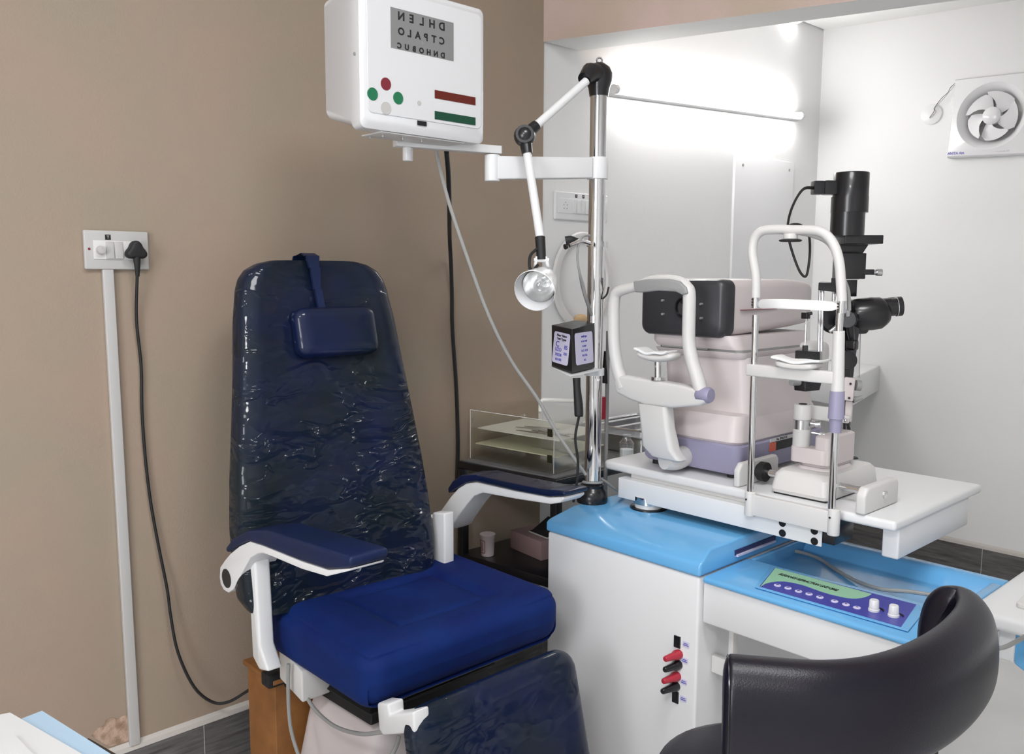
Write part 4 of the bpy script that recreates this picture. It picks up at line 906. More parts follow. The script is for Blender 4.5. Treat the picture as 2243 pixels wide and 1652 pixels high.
bz = RZ; bp0 = on_z(1336, 973, RZ + .0); b = nb(); lathe(b, (-1.655, 2.02, RZ - .002), (0, 0, 1), [(0, .021), (.002, .023), (.055, .023), (.066, .014), (.072, .012), (.08, .0125)], n=24); obj('body', b, M_glass, bt)
b = nb(); lathe(b, (-1.655, 2.02, RZ), (0, 0, 1), [(0, .020), (.034, .020)], n=20); obj('contents', b, M_tissue, bt)
bt.location = (-1.655, 2.02, RZ)
for c in bt.children:
    for v in c.data.vertices: v.co += V(bt['_base']) - V((-1.655, 2.02, RZ))
bt['_base'] = (-1.655, 2.02, RZ)
# upright black and steel rod with red tag behind the pole
rb = thing('rod_stand', 'thin dark upright rod with red box clipped behind chrome pole', 'stand', (0, 0, 0))
rp = at(1329, 900, 2.34); rb.location = (rp.x, rp.y, 0); rb['_base'] = (rp.x, rp.y, 0)
b = nb(); cyl(b, (rp.x, rp.y, 0), (rp.x, rp.y, 1.20), .0055, n=12); obj('rod', b, M_greyp, rb)
b = nb(); cyl(b, (rp.x, rp.y, 0.0), (rp.x, rp.y, .015), .09, .085, n=28); obj('foot', b, M_black, rb)
b = nb(); r0, r1 = at(1317, 918, 2.345), at(1331, 868, 2.345); bx(b, r0.x - .006, r1.x + .006, r0.y - .012, r0.y + .008, r0.z, r1.z); obj('red_box', b, M_red, rb, bevel=.002)
b = nb(); r0, r1 = at(1324, 840, 2.33), at(1330, 770, 2.33); cyl(b, r0, r1, .009, n=10); obj('black_clip', b, M_rubber, rb)
# lower shelf
cp_ = on_z(1068, 1216, .497); t = thing('paper_cup', 'white paper cup with red printed label on lower shelf of black rack', 'cup', cp_)
b = nb(); lathe(b, cp_, (0, 0, 1), [(0, .0185), (.001, .0195), (.062, .0225), (.064, .024), (.067, .024)], n=28); obj('body', b, M_cup, t)
b = nb(); fwd = (V((0, 0, 0)) - V((cp_.x, cp_.y, 0))).normalized(); sd = V((0, 0, 1)).cross(fwd)
base_a = -sd * .75 + fwd * .66
for z_, hh in ((.012, .0015), (.050, .0015)):
    pts = [cp_ + (base_a * math.cos(a) + V((0, 0, 1)).cross(base_a) * math.sin(a)).normalized() * (.0202 + z_ * .05) + V((0, 0, z_)) for a in [math.radians(q) for q in range(-26, 27, 6)]]
    tube(b, pts, .0009, n=4, smooth=False)
for a in (-26, 26):
    a = math.radians(a); dd_ = (base_a * math.cos(a) + V((0, 0, 1)).cross(base_a) * math.sin(a)).normalized(); tube(b, [cp_ + dd_ * .0208 + V((0, 0, .012)), cp_ + dd_ * .0228 + V((0, 0, .050))], .0009, n=4, smooth=False)
tube(b, [cp_ + base_a.normalized() * .0215 + V((0, 0, .018)), cp_ + base_a.normalized() * .0228 + V((0, 0, .044))], .0012, n=4, smooth=False)
obj('printed_label', b, M_maroon, t)
b = nb(); k0, k1_ = on_z(1118, 1200, .497), on_z(1190, 1231, .497); dk_ = (k1_ - k0).normalized(); nk = V((-dk_.y, dk_.x, 0)); L2 = (k1_ - k0).length + .03
k1_ = k0 + dk_ * min(L2, .155)
hexa(b, [k0, k1_, k1_ + nk * .11, k0 + nk * .11], [p + V((0, 0, .058)) for p in (k0, k1_, k1_ + nk * .11, k0 + nk * .11)]); o = obj('carton', b, M_carton, None, bevel=.001, base=k0); tag(o, 'pinkish grey cardboard carton on lower shelf of black rack', 'carton')
b = nb(); s0 = k0 + dk_ * .055 + nk * .03 + V((0, 0, .0595)); ft = [s0, s0 + dk_ * .09, s0 + dk_ * .09 + nk * .06, s0 + nk * .06]
t = thing('black_case', 'small black wedge-shaped case with white edge lying on carton', 'case', s0)
hexa(b, [p + V((0, 0, .004)) for p in ft], [ft[0] + V((0, 0, .006)) + dk_ * .012, ft[1] + V((0, 0, .03)), ft[2] + V((0, 0, .045)), ft[3] + V((0, 0, .045)) + dk_ * .02]); obj('body', b, M_rubber, t, bevel=.002)
b = nb(); hexa(b, ft, [p + V((0, 0, .0038)) for p in ft]); obj('white_edge', b, M_cream, t, smooth=False)
# ================================================================== AUTOREFRACTOR
TT = 0.8605
ar = thing('autorefractor', 'pale autorefractor with dark front, forehead rest and lavender base on white table', 'eye instrument', (-1.26, 1.95, TT))
b = nb(); prev = None
def sect(bm, lst):
    prev = None
    for x0, x1, y0, y1, z, r in lst:
        rr = [bm.verts.new(V(((x0 + x1) / 2 + p[0], (y0 + y1) / 2 + p[1], z))) for p in rounded((x1 - x0) / 2, (y1 - y0) / 2, r, 5)]
        if prev: bridge(bm, prev, rr)
        else: bm.faces.new(rr[::-1])
        prev = rr
    bm.faces.new(prev)
sect(b, [(-1.398, -1.122, 1.782, 2.175, TT + .012, .02), (-1.404, -1.116, 1.776, 2.18, TT + .02, .022), (-1.412, -1.112, 1.772, 2.19, TT + .080, .024), (-1.408, -1.116, 1.776, 2.19, TT + .084, .022)]); obj('base', b, M_lav, ar)
for x, y in ((-1.37, 1.80), (-1.15, 1.81), (-1.37, 2.15), (-1.15, 2.15)):
    b = nb(); cyl(b, (x, y, TT), (x, y, TT + .013), .013, n=16); obj('foot', b, M_rubber, ar)
b = nb(); sect(b, [(-1.395, -1.122, 1.782, 2.185, TT + .084, .03), (-1.398, -1.118, 1.778, 2.19, TT + .090, .03), (-1.392, -1.124, 1.785, 2.185, TT + .128, .03), (-1.385, -1.130, 1.80, 2.18, TT + .150, .035), (-1.380, -1.140, 1.822, 2.165, TT + .154, .035)])
obj('skirt', b, M_warm, ar)
b = nb(); sect(b, [(-1.385, -1.128, 1.835, 2.17, TT + .140, .03), (-1.385, -1.132, 1.835, 2.16, TT + .20, .03), (-1.390, -1.138, 1.832, 2.13, TT + .290, .03)]); obj('column', b, M_warm, ar)
b = nb(); sect(b, [(-1.40, -1.145, 1.828, 2.12, TT + .286, .02), (-1.405, -1.140, 1.822, 2.13, TT + .294, .02), (-1.41, -1.138, 1.820, 2.13, TT + .302, .02)]); obj('lower_neck_plate', b, M_warm, ar)
b = nb(); sect(b, [(-1.40, -1.148, 1.826, 2.12, TT + .302, .02), (-1.40, -1.148, 1.826, 2.12, TT + .308, .02)]); obj('neck_gap', b, M_greyp, ar)
b = nb(); sect(b, [(-1.405, -1.150, 1.820, 2.14, TT + .308, .02), (-1.415, -1.152, 1.812, 2.17, TT + .320, .03), (-1.415, -1.160, 1.812, 2.18, TT + .342, .03)]); obj('upper_neck_plate', b, M_warm, ar)
# head: sections along y from the dark front to the back
hx0, hx1, hz0, hz1 = -1.432, -1.178, 1.200, 1.340
def xz(bm, lst, capA=True, capB=True):
    prev = None
    for y, x0, x1, z0, z1, r in lst:
        rr = [bm.verts.new(V(((x0 + x1) / 2 + p[0], y, (z0 + z1) / 2 + p[1]))) for p in rounded((x1 - x0) / 2, (z1 - z0) / 2, r, 6)]
        if prev: bridge(bm, prev, rr)
        elif capA: bm.faces.new(rr)
        prev = rr
    if capB: bm.faces.new(prev[::-1])
b = nb(); xz(b, [(1.835, hx0 + .002, hx1 - .002, hz0 + .002, hz1 - .001, .022), (1.86, hx0 + .001, hx1 + .000, hz0 + .001, hz1 + .000, .022), (2.10, hx0 + .01, hx1 + .01, hz0 + .014, hz1 + .0, .024), (2.20, hx0 + .02, hx1 + .004, hz0 + .02, hz1 - .006, .026), (2.225, hx0 + .03, hx1 - .012, hz0 + .032, hz1 - .02, .03)]); head = obj('head', b, M_warm, ar)
b = nb()
nn = 12; rings_ = []
for y, ins, r in ((1.797, .010, .018), (1.790, .016, .016)):
    pass
prev = None
for y, ins, r, bulge in ((1.838, 0.0, .022, 0), (1.808, .000, .022, 0), (1.797, .004, .022, 0), (1.793, .012, .018, 0)):
    rr = [b.verts.new(V(((hx0 + hx1) / 2 + p[0], y - (0.010 * (1 - ((p[0]) / .136) ** 2)), (hz0 + hz1) / 2 + p[1] + (0.010 * (1 - (p[0] / .136) ** 2) if p[1] < 0 else 0)*-1 * 0.8))) for p in rounded((hx1 - hx0) / 2 - ins, (hz1 - hz0) / 2 - ins, r, 6)]
    if prev: bridge(b, prev, rr)
    else: b.faces.new(rr[::-1])
    prev = rr
b.faces.new(prev); fas = obj('front_fascia', b, M_dark, ar)
pc_ = on_y(1496, 676, 1.780); b = nb(); lathe(b, (pc_.x, 1.790, pc_.z + .002), (0, -1, 0), [(0, .027), (.0085, .027), (.009, .024), (.001, .022), (.001, .001)], n=32); obj('measuring_window', b, M_black, fas)
for q in ((1450, 660), (1450, 690), (1534, 668), (1534, 699)):
    p_ = on_y(*q, 1.782); b = nb(); cyl(b, (p_.x, 1.790, p_.z + .002), (p_.x, 1.7815, p_.z + .002), .003, n=10); obj('small_light', b, M_greyp, fas)
b = nb(); bx(b, hx1 + .0005, hx1 + .0085, 1.86, 2.02, 1.2640, 1.2654); o = obj('side_stripe', b, M_maroon, ar, smooth=False)
text('model_lettering', 'REF-KERATOMETER', 0.0095, M_maroon, basis((hx1 + .0095, 2.09, 1.268), (0, 1, 0), (0, 0, 1)), ar, sx=0.9)
b = nb(); bx(b, -1.38, -1.24, 1.8195, 1.823, TT + .304, TT + .308); obj('front_slot', b, M_greyp, ar)
b = nb(); r0 = on_x(1686, 990, -1.1115); r1 = on_x(1728, 972, -1.1115)
bx(b, -1.1125, -1.1110, r0.y, r0.y + .028, r0.z + .0, r0.z + .022); st_ = obj('red_label', b, M_orange, ar, smooth=False)
b = nb(); bx(b, -1.1125, -1.1110, r0.y + .029, r0.y + .115, r0.z + .0, r0.z + .022); obj('black_label', b, M_ink, ar, smooth=False)
b = nb(); bx(b, -1.1125, -1.1110, r0.y, r0.y + .115, r0.z + .0235, r0.z + .032); k = obj('white_label', b, M_paper, ar, smooth=False)
text('serial_lettering', 'No. SPEEDY-K', 0.0085, M_ink, basis((-1.1107, r0.y + .055, r0.z + .0278), (0, 1, 0), (0, 0, 1)), k)
# monitor housing low at the rear right
b = nb(); rcube(b, (-1.165, 2.16, TT + .265), (.05, .055, .05), .02, n=10); obj('rear_monitor', b, M_cream, ar)
# chin and forehead rest
YF_ = 1.70
def F_(px, py, y=YF_): return on_y(px, py, y)
b = nb(); tube(b, [F_(1396, 628), F_(1372, 633), F_(1352, 641), F_(1345, 660), F_(1344, 700), F_(1346, 760), F_(1354, 810), F_(1368, 850)], [.012, .013, .0145, .0155, .0155, .0155, .0165, .018], n=18); obj('left_upright', b, M_cream, ar)
b = nb(); tube(b, [F_(1494, 619), F_(1508, 634), F_(1510, 655), F_(1509, 700), F_(1509, 750), F_(1516, 790), F_(1528, 830), F_(1538, 866)], [.011, .0145, .0155, .0155, .0155, .016, .017, .016], n=18); obj('right_upright', b, M_cream, ar)
b = nb(); prism(b, [(p.x, p.z) for p in (F_(1350, 818), F_(1362, 822), F_(1440, 833), F_(1500, 843), F_(1530, 852), F_(1552, 862), F_(1554, 880), F_(1540, 888), F_(1480, 893), F_(1420, 886), F_(1388, 875), F_(1357, 860))], 'y', YF_ - .016, YF_ + .022); obj('lower_crossbar', b, M_cream, ar, bevel=0.007, seg=4)
b = nb(); prism(b, [(p.x, p.z) for p in (F_(1397, 616), F_(1430, 611), F_(1470, 611), F_(1498, 617), F_(1512, 630), F_(1516, 644), F_(1504, 646), F_(1490, 639), F_(1450, 637), F_(1412, 641), F_(1400, 640))], 'y', YF_ - .020, YF_ - .004); fp = obj('forehead_pad', b, M_greyp, ar, bevel=0.004)
b = nb(); tube(b, [F_(1396, 622), F_(1430, 611), F_(1470, 610), F_(1500, 618), F_(1515, 636)], .0085, n=12); obj('forehead_bar', b, M_cream, ar)
b = nb(); prev = None
for i, (x0, x1, y0_, y1_, z, r) in enumerate([(1450, 1520, YF_ + .015, YF_ + .07, 1008, .02)]): pass
sl = [(F_(1402, 885), F_(1466, 888)), (F_(1408, 930), F_(1470, 935)), (F_(1410, 975), F_(1478, 985)), (F_(1425, 1000), F_(1490, 1008)), (F_(1450, 1012), F_(1480, 1014))]
rr0 = None; b = nb()
for i, (l_, r_2) in enumerate(sl):
    zc__ = (l_.z + r_2.z) / 2; xc = (l_.x + r_2.x) / 2; w_ = (r_2.x - l_.x) / 2; dd_ = [.020, .020, .022, .020, .012][i]
    rr = [b.verts.new(V((xc + p[0], YF_ + .004 + p[1] + [.0, 0, .004, .012, .02][i], max(zc__, TT + .002)))) for p in rounded(w_, dd_, min(w_, dd_) * .6, 5)]
    if rr0: bridge(b, rr0, rr)
    else: b.faces.new(rr)
    rr0 = rr
b.faces.new(rr0[::-1]); obj('stem', b, M_cream, ar)
b = nb(); f0 = F_(1450, 985); tube(b, [V((f0.x, YF_ + .01, TT + .035)), V((f0.x + .01, YF_ + .05, TT + .032)), V((f0.x + .012, 1.80, TT + .045))], [.024, .026, .026], n=14); obj('stem_foot', b, M_cream, ar)
b = nb(); p_ = F_(1441, 827); q_ = F_(1441, 793); cyl(b, p_, q_, .0085, n=18); cyl(b, p_ + V((0, 0, -.006)), p_ + V((0, 0, .002)), .018, n=20); obj('chin_post', b, M_chrome, ar)
b = nb(); c_ = F_(1437, 783); rcube(b, c_ + V((0.008, 0, 0)), (.058, .026, .010), (.02, .02, .009), n=16, fn=lambda q, p: (p.x, p.y, p.z + .010 * (p.x / .058) ** 2)); obj('chin_rest', b, M_cream, ar)
b = nb(); c_ = F_(1436, 773); rcube(b, c_ + V((.002, -.004, 0)), (.050, .024, .0035), .003, n=14, fn=lambda q, p: (p.x, p.y, p.z + .008 * (p.x / .05) ** 2 + .002 * math.sin(p.x * 120))); o = obj('chin_paper', b, M_tissue, ar)
b = nb(); p_ = F_(1534, 864, YF_); lathe(b, (p_.x - .006, p_.y, p_.z), (1, 0, 0), [(0, .016), (.004, .019), (.030, .019), (.036, .016)], n=24); obj('chin_knob', b, M_lav, ar)

# ================================================================== SLIT LAMP
sl_ = thing('slit_lamp', 'slit lamp microscope with black optics, chrome rods and white arched head frame', 'eye instrument', (-0.93, 1.85, TT))
YR = 1.69; ZR = 1.2
def G(px, py, y=YR): return on_y(px, py, y)
# bracket at the table's edge
b = nb(); bl, br_ = G(1640, 1100, YR + .004), G(1826, 1140, YR + .004)
bx(b, bl.x, br_.x, YR - .004, YR + .010, .815, .862); obj('frame_bracket', b, M_cream, sl_, bevel=.002)
for px in ((1643, 1100), (1826, 1142)):
    c = G(*px); b = nb(); cyl(b, (c.x, YR + .001, .812), (c.x, YR + .001, .868), .0125, n=20); s_o = obj('rod_socket', b, M_cream, sl_, bevel=.002)
    b = nb(); cyl(b, (c.x - .003, YR - .013, .851), (c.x - .003, YR - .0105, .851), .0022, n=8); obj('socket_screw', b, M_ink, s_o)
xl, xr_ = G(1650, 900).x, G(1832, 900).x
b = nb(); cyl(b, (xl, YR, .868), (G(1655, 690).x, YR, G(1655, 690).z), .0073, n=18); obj('chrome_rod', b, M_chrome, sl_)
b = nb(); cyl(b, (xr_, YR, .868), (xr_, YR, G(1830, 940).z), .0078, n=18); obj('chrome_rod', b, M_chrome, sl_)
zg0, zg1 = G(1828, 947).z, G(1828, 856).z
b = nb(); lathe(b, (xr_ , YR, zg0), (0, 0, 1), [(0, .0115), (.018, .0125), (.028, .0135), (.029, .0165), (.060, .0155), (zg1 - zg0, .0145)], n=20); obj('lavender_grip', b, M_lav, sl_)
zs1 = G(1838, 725).z; b = nb(); cyl(b, (xr_, YR, zg1), (xr_ - .003, YR, zs1), .0135, .0115, n=20); obj('white_sleeve', b, M_cream, sl_)
b = nb(); cyl(b, (xr_ - .003, YR, zs1), (G(1840, 680).x, YR, G(1840, 672).z), .0075, n=16); obj('clamp_rod', b, M_chrome, sl_)
for q in ((1655, 662), (1843, 672)):
    c = G(*q); b = nb(); cyl(b, c - V((0, 0, .013)), c + V((0, 0, .012)), .0085, n=16); k = obj('tube_collar', b, M_chrome, sl_)
    for dz in (-.006, 0, .006):
        b = nb(); cyl(b, c + V((-.003, -.0095, dz)), c + V((-.003, -.0080, dz)), .0018, n=8); obj('grub_screw', b, M_ink, k)
arch = [(1656, 652), (1656, 610), (1652, 580), (1648, 555), (1652, 525), (1668, 507), (1695, 503), (1740, 504), (1785, 505), (1810, 515), (1828, 540), (1838, 575), (1842, 620), (1844, 660)]
b = nb(); tube(b, [G(*q) for q in arch], .0100, n=16, k=5); obj('arched_tube', b, M_cream, sl_)
b = nb(); c = G(1732, 512); cyl(b, c - V((0, 0, .012)), c, .015, n=24); obj('arch_socket', b, M_cream, sl_)
b = nb(); lathe(b, c - V((0, 0, .017)), (0, 0, 1), [(0, .020), (.002, .0235), (.004, .0235), (.006, .018)], n=28); obj('arch_disc', b, M_rubber, sl_)
b = nb(); tube(b, [G(1748, 510), G(1780, 517), G(1812, 532), G(1832, 565), G(1850, 615, 1.70), G(1858, 640, 1.71), G(1860, 680, 1.72)], .0042, n=8); obj('light_cable', b, M_cable, sl_)
# headband between the uprights: a strap bowed outwards
b = nb(); pts = [(1660, 663), (1690, 655), (1725, 650), (1760, 650), (1790, 657), (1815, 668), (1838, 684)]
prevs = None
for i, q in enumerate(pts):
    t = i / (len(pts) - 1); y = YR - .045 * math.sin(PI * t); c = G(q[0], q[1], y) if False else None
    x = G(1660, 663).x + (G(1838, 680).x - G(1660, 663).x) * t; z = 1.287 + .004 * math.sin(PI * t)
    rr = [b.verts.new(V((x, y + dy, z + dz))) for dy, dz in ((-.0012, -.011), (.0012, -.011), (.0012, .011), (-.0012, .011))]
    if prevs: bridge(b, prevs, rr)
    else: b.faces.new(rr)
    prevs = rr
b.faces.new(prevs)
sbm = obj('forehead_strap', b, M_tissue, sl_, sub=2)
# chin rest
zc0 = G(1740, 818).z
b = nb(); bx(b, G(1640, 800).x, xr_, YR - .012, YR + .012, zc0 - .014, zc0 + .012); obj('chin_bar', b, M_cream, sl_, bevel=.003)
b = nb(); rcube(b, (G(1748, 800).x, YR + .004, zc0 + .016), (.048, .028, .008), (.02, .02, .006), n=14, fn=lambda q, p: (p.x, p.y, p.z + .005 * (p.x / .048) ** 2)); obj('chin_cup', b, M_cream, sl_)
b = nb(); rcube(b, (G(1752, 795).x, YR + .002, zc0 + .026), (.056, .026, .003), .0025, n=18, fn=lambda q, p: (p.x, p.y, p.z + .007 * (p.x / .056) ** 2 + .0015 * math.sin(p.x * 90 + p.y * 60))); obj('chin_paper', b, M_tissue, sl_)
# sliding base on its cross shaft
b = nb()
sect(b, [(-1.005, -.872, 1.742, 1.985, TT + .004, .012), (-1.008, -.869, 1.738, 1.988, TT + .012, .014), (-1.004, -.873, 1.745, 1.985, TT + .045, .016), (-.998, -.880, 1.755, 1.98, TT + .054, .02)]); obj('sliding_base', b, M_cream, sl_)
b = nb(); bx(b, -1.0, -.875, 1.745, 1.98, TT, TT + .0045); obj('base_underside', b, M_blackp, sl_)
zr = TT + .030
b = nb(); cyl(b, (-1.075, 1.80, zr), (-.77, 1.80, zr), .0085, n=16); obj('cross_shaft', b, M_chrome, sl_)
b = nb(); cyl(b, (-1.068, 1.80, zr), (-1.052, 1.80, zr), .023, n=28); cyl(b, (-1.0745, 1.80, zr), (-1.068, 1.80, zr), .017, n=24); obj('shaft_wheel', b, M_rubber, sl_)
for x0_, x1_, ya_, yb_ in ((-1.094, -1.078, 1.725, 1.90), (-.795, -.774, 1.712, 1.872)):
    b = nb(); prism(b, [(ya_, TT), (ya_, TT + .040), (ya_ + .014, TT + .056), (yb_ - .01, TT + .056), (yb_, TT + .046), (yb_, TT)], 'x', x0_, x1_); k = obj('rail_guard', b, M_cream, sl_, bevel=.005)
b = nb(); cyl(b, (-1.02, 1.875, TT + .040), (-1.02, 1.875, TT + .062), .010, n=14); cyl(b, (-1.02, 1.875, TT), (-1.02, 1.875, TT + .04), .006, n=10); obj('lock_knob', b, M_glass, sl_)
# pedestal of the instrument
def B(px, py, dep): return at(px, py, dep)
b = nb(); sect(b, [(-.985, -.90, 1.80, 1.93, TT + .052, .02), (-.980, -.905, 1.805, 1.925, TT + .060, .02)]); obj('lower_step', b, M_warm, sl_)
b = nb(); sect(b, [(-.978, -.908, 1.81, 1.93, TT + .060, .018), (-.976, -.910, 1.812, 1.928, TT + .070, .018)]); obj('upper_step', b, M_warm, sl_)
D1 = 1.99
b = nb(); zb_ = TT + .068; sect(b, [(-.995, -.905, 1.795, 1.835, zb_, .014), (-.995, -.905, 1.795, 1.835, zb_ + .035, .014)]); obj('turret_base', b, M_warm, sl_, bevel=.002)
b = nb(); sect(b, [(-.938, -.902, 1.80, 1.93, zb_, .010), (-.938, -.902, 1.80, 1.93, zb_ + .062, .010), (-.934, -.906, 1.805, 1.925, zb_ + .066, .010)]); obj('turret_arm', b, M_warm, sl_)
cA = at(1755, 975, 1.985); cx_, cy_ = cA.x, cA.y
z9 = lambda py: at(1755, py, 1.985).z
b = nb(); cyl(b, (cx_, cy_, z9(982)), (cx_, cy_, z9(938)), .0195, n=28); k = obj('turret_drum', b, M_cream, sl_)
b = nb(); cyl(b, (cx_, cy_, z9(938)), (cx_, cy_, z9(918)), .0200, n=28); obj('turret_ring', b, M_steel, sl_)
b = nb(); cyl(b, (cx_, cy_, z9(918)), (cx_, cy_, z9(884)), .0195, n=28); obj('turret_cap', b, M_cream, sl_, bevel=.002)
b = nb(); cyl(b, (cx_, cy_, z9(884)), (cx_, cy_, z9(882.5)), .009, n=18); obj('cap_hole', b, M_ink, sl_)
b = nb(); hexa(b, [at(1768, 918, 1.99), at(1818, 924, 1.99), at(1818, 924, 2.03), at(1768, 918, 2.03)], [at(1768, 886, 1.99), at(1818, 892, 1.99), at(1818, 892, 2.03), at(1768, 886, 2.03)]); obj('swing_arm', b, M_cream, sl_, bevel=.003)
for q0_, q1_, r in (((1772, 927), (1792, 929), .0075), ((1778, 948), (1802, 952), .0055)):
    b = nb(); cyl(b, at(*q0_, 1.97), at(*q1_, 1.96), r * .55, n=12); cyl(b, at(q1_[0] - 6, q1_[1], 1.963), at(q1_[0] + 5, q1_[1], 1.958), r, n=14); obj('click_screw', b, M_chrome, sl_)
# joystick behind
b = nb(); tube(b, [at(1857, 1003, 2.07), at(1856, 960, 2.07), at(1853, 915, 2.07)], [.006, .012, .005], n=12); obj('joystick', b, M_black, sl_)
b = nb(); c = on_z(1862, 1003, TT + .054); lathe(b, c, (0, 0, 1), [(0, .019), (.002, .017)], n=24); obj('joystick_ring', b, M_rubber, sl_)
# white arm carrying the microscope and the illumination arm
b = nb(); hexa(b, [at(1846, 985, 2.07), at(1862, 985, 2.07), at(1862, 985, 2.10), at(1846, 985, 2.10)], [at(1850, 700, 2.07), at(1864, 700, 2.07), at(1864, 700, 2.10), at(1850, 700, 2.10)]); obj('rear_column', b, M_black, sl_, bevel=.002)
b = nb(); hexa(b, [at(1843, 876, 2.03), at(1868, 880, 2.03), at(1871, 878, 2.09), at(1848, 874, 2.09)], [at(1850, 826, 2.03), at(1874, 829, 2.03), at(1876, 828, 2.09), at(1852, 824, 2.09)]); k = obj('hinge_block', b, M_warm, sl_, bevel=.003)
for q in ((1863, 841), (1860, 872)):
    b = nb(); cyl(b, at(*q, 2.027), at(*q, 2.032), .0028, n=10); obj('block_screw', b, M_ink, k)
b = nb(); hexa(b, [at(1850, 920, 2.05), at(1864, 925, 2.05), at(1866, 925, 2.08), at(1852, 920, 2.08)], [at(1852, 878, 2.05), at(1867, 880, 2.05), at(1869, 880, 2.08), at(1854, 878, 2.08)]); obj('hinge_lug', b, M_warm, sl_, bevel=.002)
b = nb(); cyl(b, at(1874, 844, 2.05), at(1885, 845, 2.05), .0125, n=20); obj('grey_knob', b, M_greyp, sl_)
b = nb(); tube(b, [at(1868, 876, 2.06), at(1880, 873, 2.06), at(1888, 870, 2.06)], [.008, .0055, .005], n=10); obj('grey_lever', b, M_greyp, sl_)
b = nb(); hexa(b, [at(1838, 926, 2.02), at(1860, 928, 2.02), at(1860, 928, 2.06), at(1838, 926, 2.06)], [at(1840, 908, 2.02), at(1862, 912, 2.02), at(1862, 912, 2.06), at(1840, 908, 2.06)]); obj('swivel_block', b, M_cream, sl_, bevel=.004)
b = nb(); ball(b, at(1852, 921, 2.012), .0045); obj('pivot_ball', b, M_chrome, sl_)
# illumination arm: black blocks, rods
b = nb(); hexa(b, [at(1741, 797, 2.02), at(1796, 800, 2.02), at(1802, 796, 2.07), at(1750, 794, 2.07)], [at(1742, 768, 2.02), at(1796, 771, 2.02), at(1801, 768, 2.07), at(1750, 765, 2.07)]); obj('mirror_block', b, M_black, sl_, bevel=.001)
b = nb(); hexa(b, [at(1740, 855, 2.02), at(1764, 858, 2.0), at(1795, 855, 2.02), at(1796, 850, 2.07), at(1745, 850, 2.07)], [at(1738, 829, 2.02), at(1764, 831, 2.0), at(1800, 834, 2.02), at(1802, 829, 2.07), at(1742, 827, 2.07)]); obj('lower_block', b, M_black, sl_, bevel=.001)
b = nb(); cyl(b, at(1733, 838, 1.995), at(1750, 838, 2.01), .0075, n=16); obj('block_knob', b, M_greyp, sl_)
for x_ in (1793, 1799.5):
    b = nb(); cyl(b, at(x_, 770, 2.04), at(x_ + 3, 637, 2.04), .0032, n=12); obj('twin_rod', b, M_chrome, sl_)
b = nb(); cyl(b, at(1763, 768, 2.03), at(1766, 690, 2.03), .0012, n=8); obj('fixation_rod', b, M_steel, sl_)
b = nb(); cyl(b, at(1763.5, 769, 2.03), at(1764, 757, 2.03), .0065, n=6); obj('rod_nut', b, M_black, sl_)
b = nb(); rcube(b, at(1765, 691, 2.03), (.008, .008, .008), .002, n=6); cyl(b, at(1765, 689, 2.028), at(1779, 686, 2.02), .004, n=10); obj('fixation_head', b, M_black, sl_)
b = nb(); hexa(b, [at(1792, 636, 2.02), at(1850, 642, 2.02), at(1852, 640, 2.09), at(1797, 634, 2.09)], [at(1793, 619, 2.02), at(1850, 621, 2.02), at(1852, 619, 2.09), at(1797, 617, 2.09)]); obj('upper_bracket', b, M_black, sl_, bevel=.001)
b = nb(); hexa(b, [at(1820, 630, 2.03), at(1850, 632, 2.03), at(1852, 630, 2.09), at(1823, 628, 2.09)], [at(1821, 609, 2.03), at(1850, 610, 2.03), at(1852, 609, 2.09), at(1823, 608, 2.09)]); obj('bracket_step', b, M_black, sl_, bevel=.001)
b = nb(); cyl(b, at(1826, 660, 2.05), at(1827, 636, 2.05), .0045, n=12); cyl(b, at(1832, 660, 2.05), at(1833, 636, 2.05), .003, n=12); obj('short_pins', b, M_chrome, sl_)
# lamp tower
DT = 2.12
def tz_(py, px=1861): return at(px, py, DT)
tc_ = tz_(450); txy = V((tc_.x, tc_.y, 0)); Zp = lambda py: at(1861, py, DT).z
P3 = lambda py, dx=0: V((txy.x, txy.y, Zp(py))) + RT * dx
b = nb(); cyl(b, P3(517, -.003), P3(466, -.003), .0400, n=36); obj('lamp_housing_lower', b, M_black, sl_)
b = nb(); cyl(b, P3(466, 0), P3(432, 0), .0435, n=36); obj('lamp_housing_ring', b, M_black, sl_)
b = nb(); lathe(b, P3(432, 0.001), (0, 0, 1), [(0, .0420), (.056, .0415), (.058, .040)], n=36); obj('lamp_housing_top', b, M_black, sl_)
b = nb(); p_ = P3(412, -.040); rcube(b, p_ + RT * (-.012), (.016, .016, .017), .003, n=6, mtx=Matrix.Rotation(math.atan2(RT.y, RT.x), 4, 'Z')); rcube(b, p_ + RT * (-.040), (.013, .015, .0165), .003, n=6, mtx=Matrix.Rotation(math.atan2(RT.y, RT.x), 4, 'Z')); k = obj('lamp_plug', b, M_black, sl_)
pe = p_ + RT * (-.052)
b = nb(); tube(b, [pe + RT * .004, at(1762, 413, DT - .02), at(1746, 432, DT - .02), at(1733, 460, DT - .03), at(1726, 490, DT - .06), at(1727, 520, DT - .1), at(1738, 560, DT - .1), at(1752, 595, DT - .1), at(1764, 606, DT - .1), at(1770, 590, DT - .1), at(1774, 550, DT - .1), at(1771, 512, DT - .12), at(1755, 494, DT - .14), at(1735, 492, DT - .16), at(1722, 500, DT - .2)], [.0042, .0036, .003, .003, .003, .003, .003, .003, .003, .003, .003, .003, .003, .003, .003], n=8); obj('lamp_lead', b, M_rubber, k)
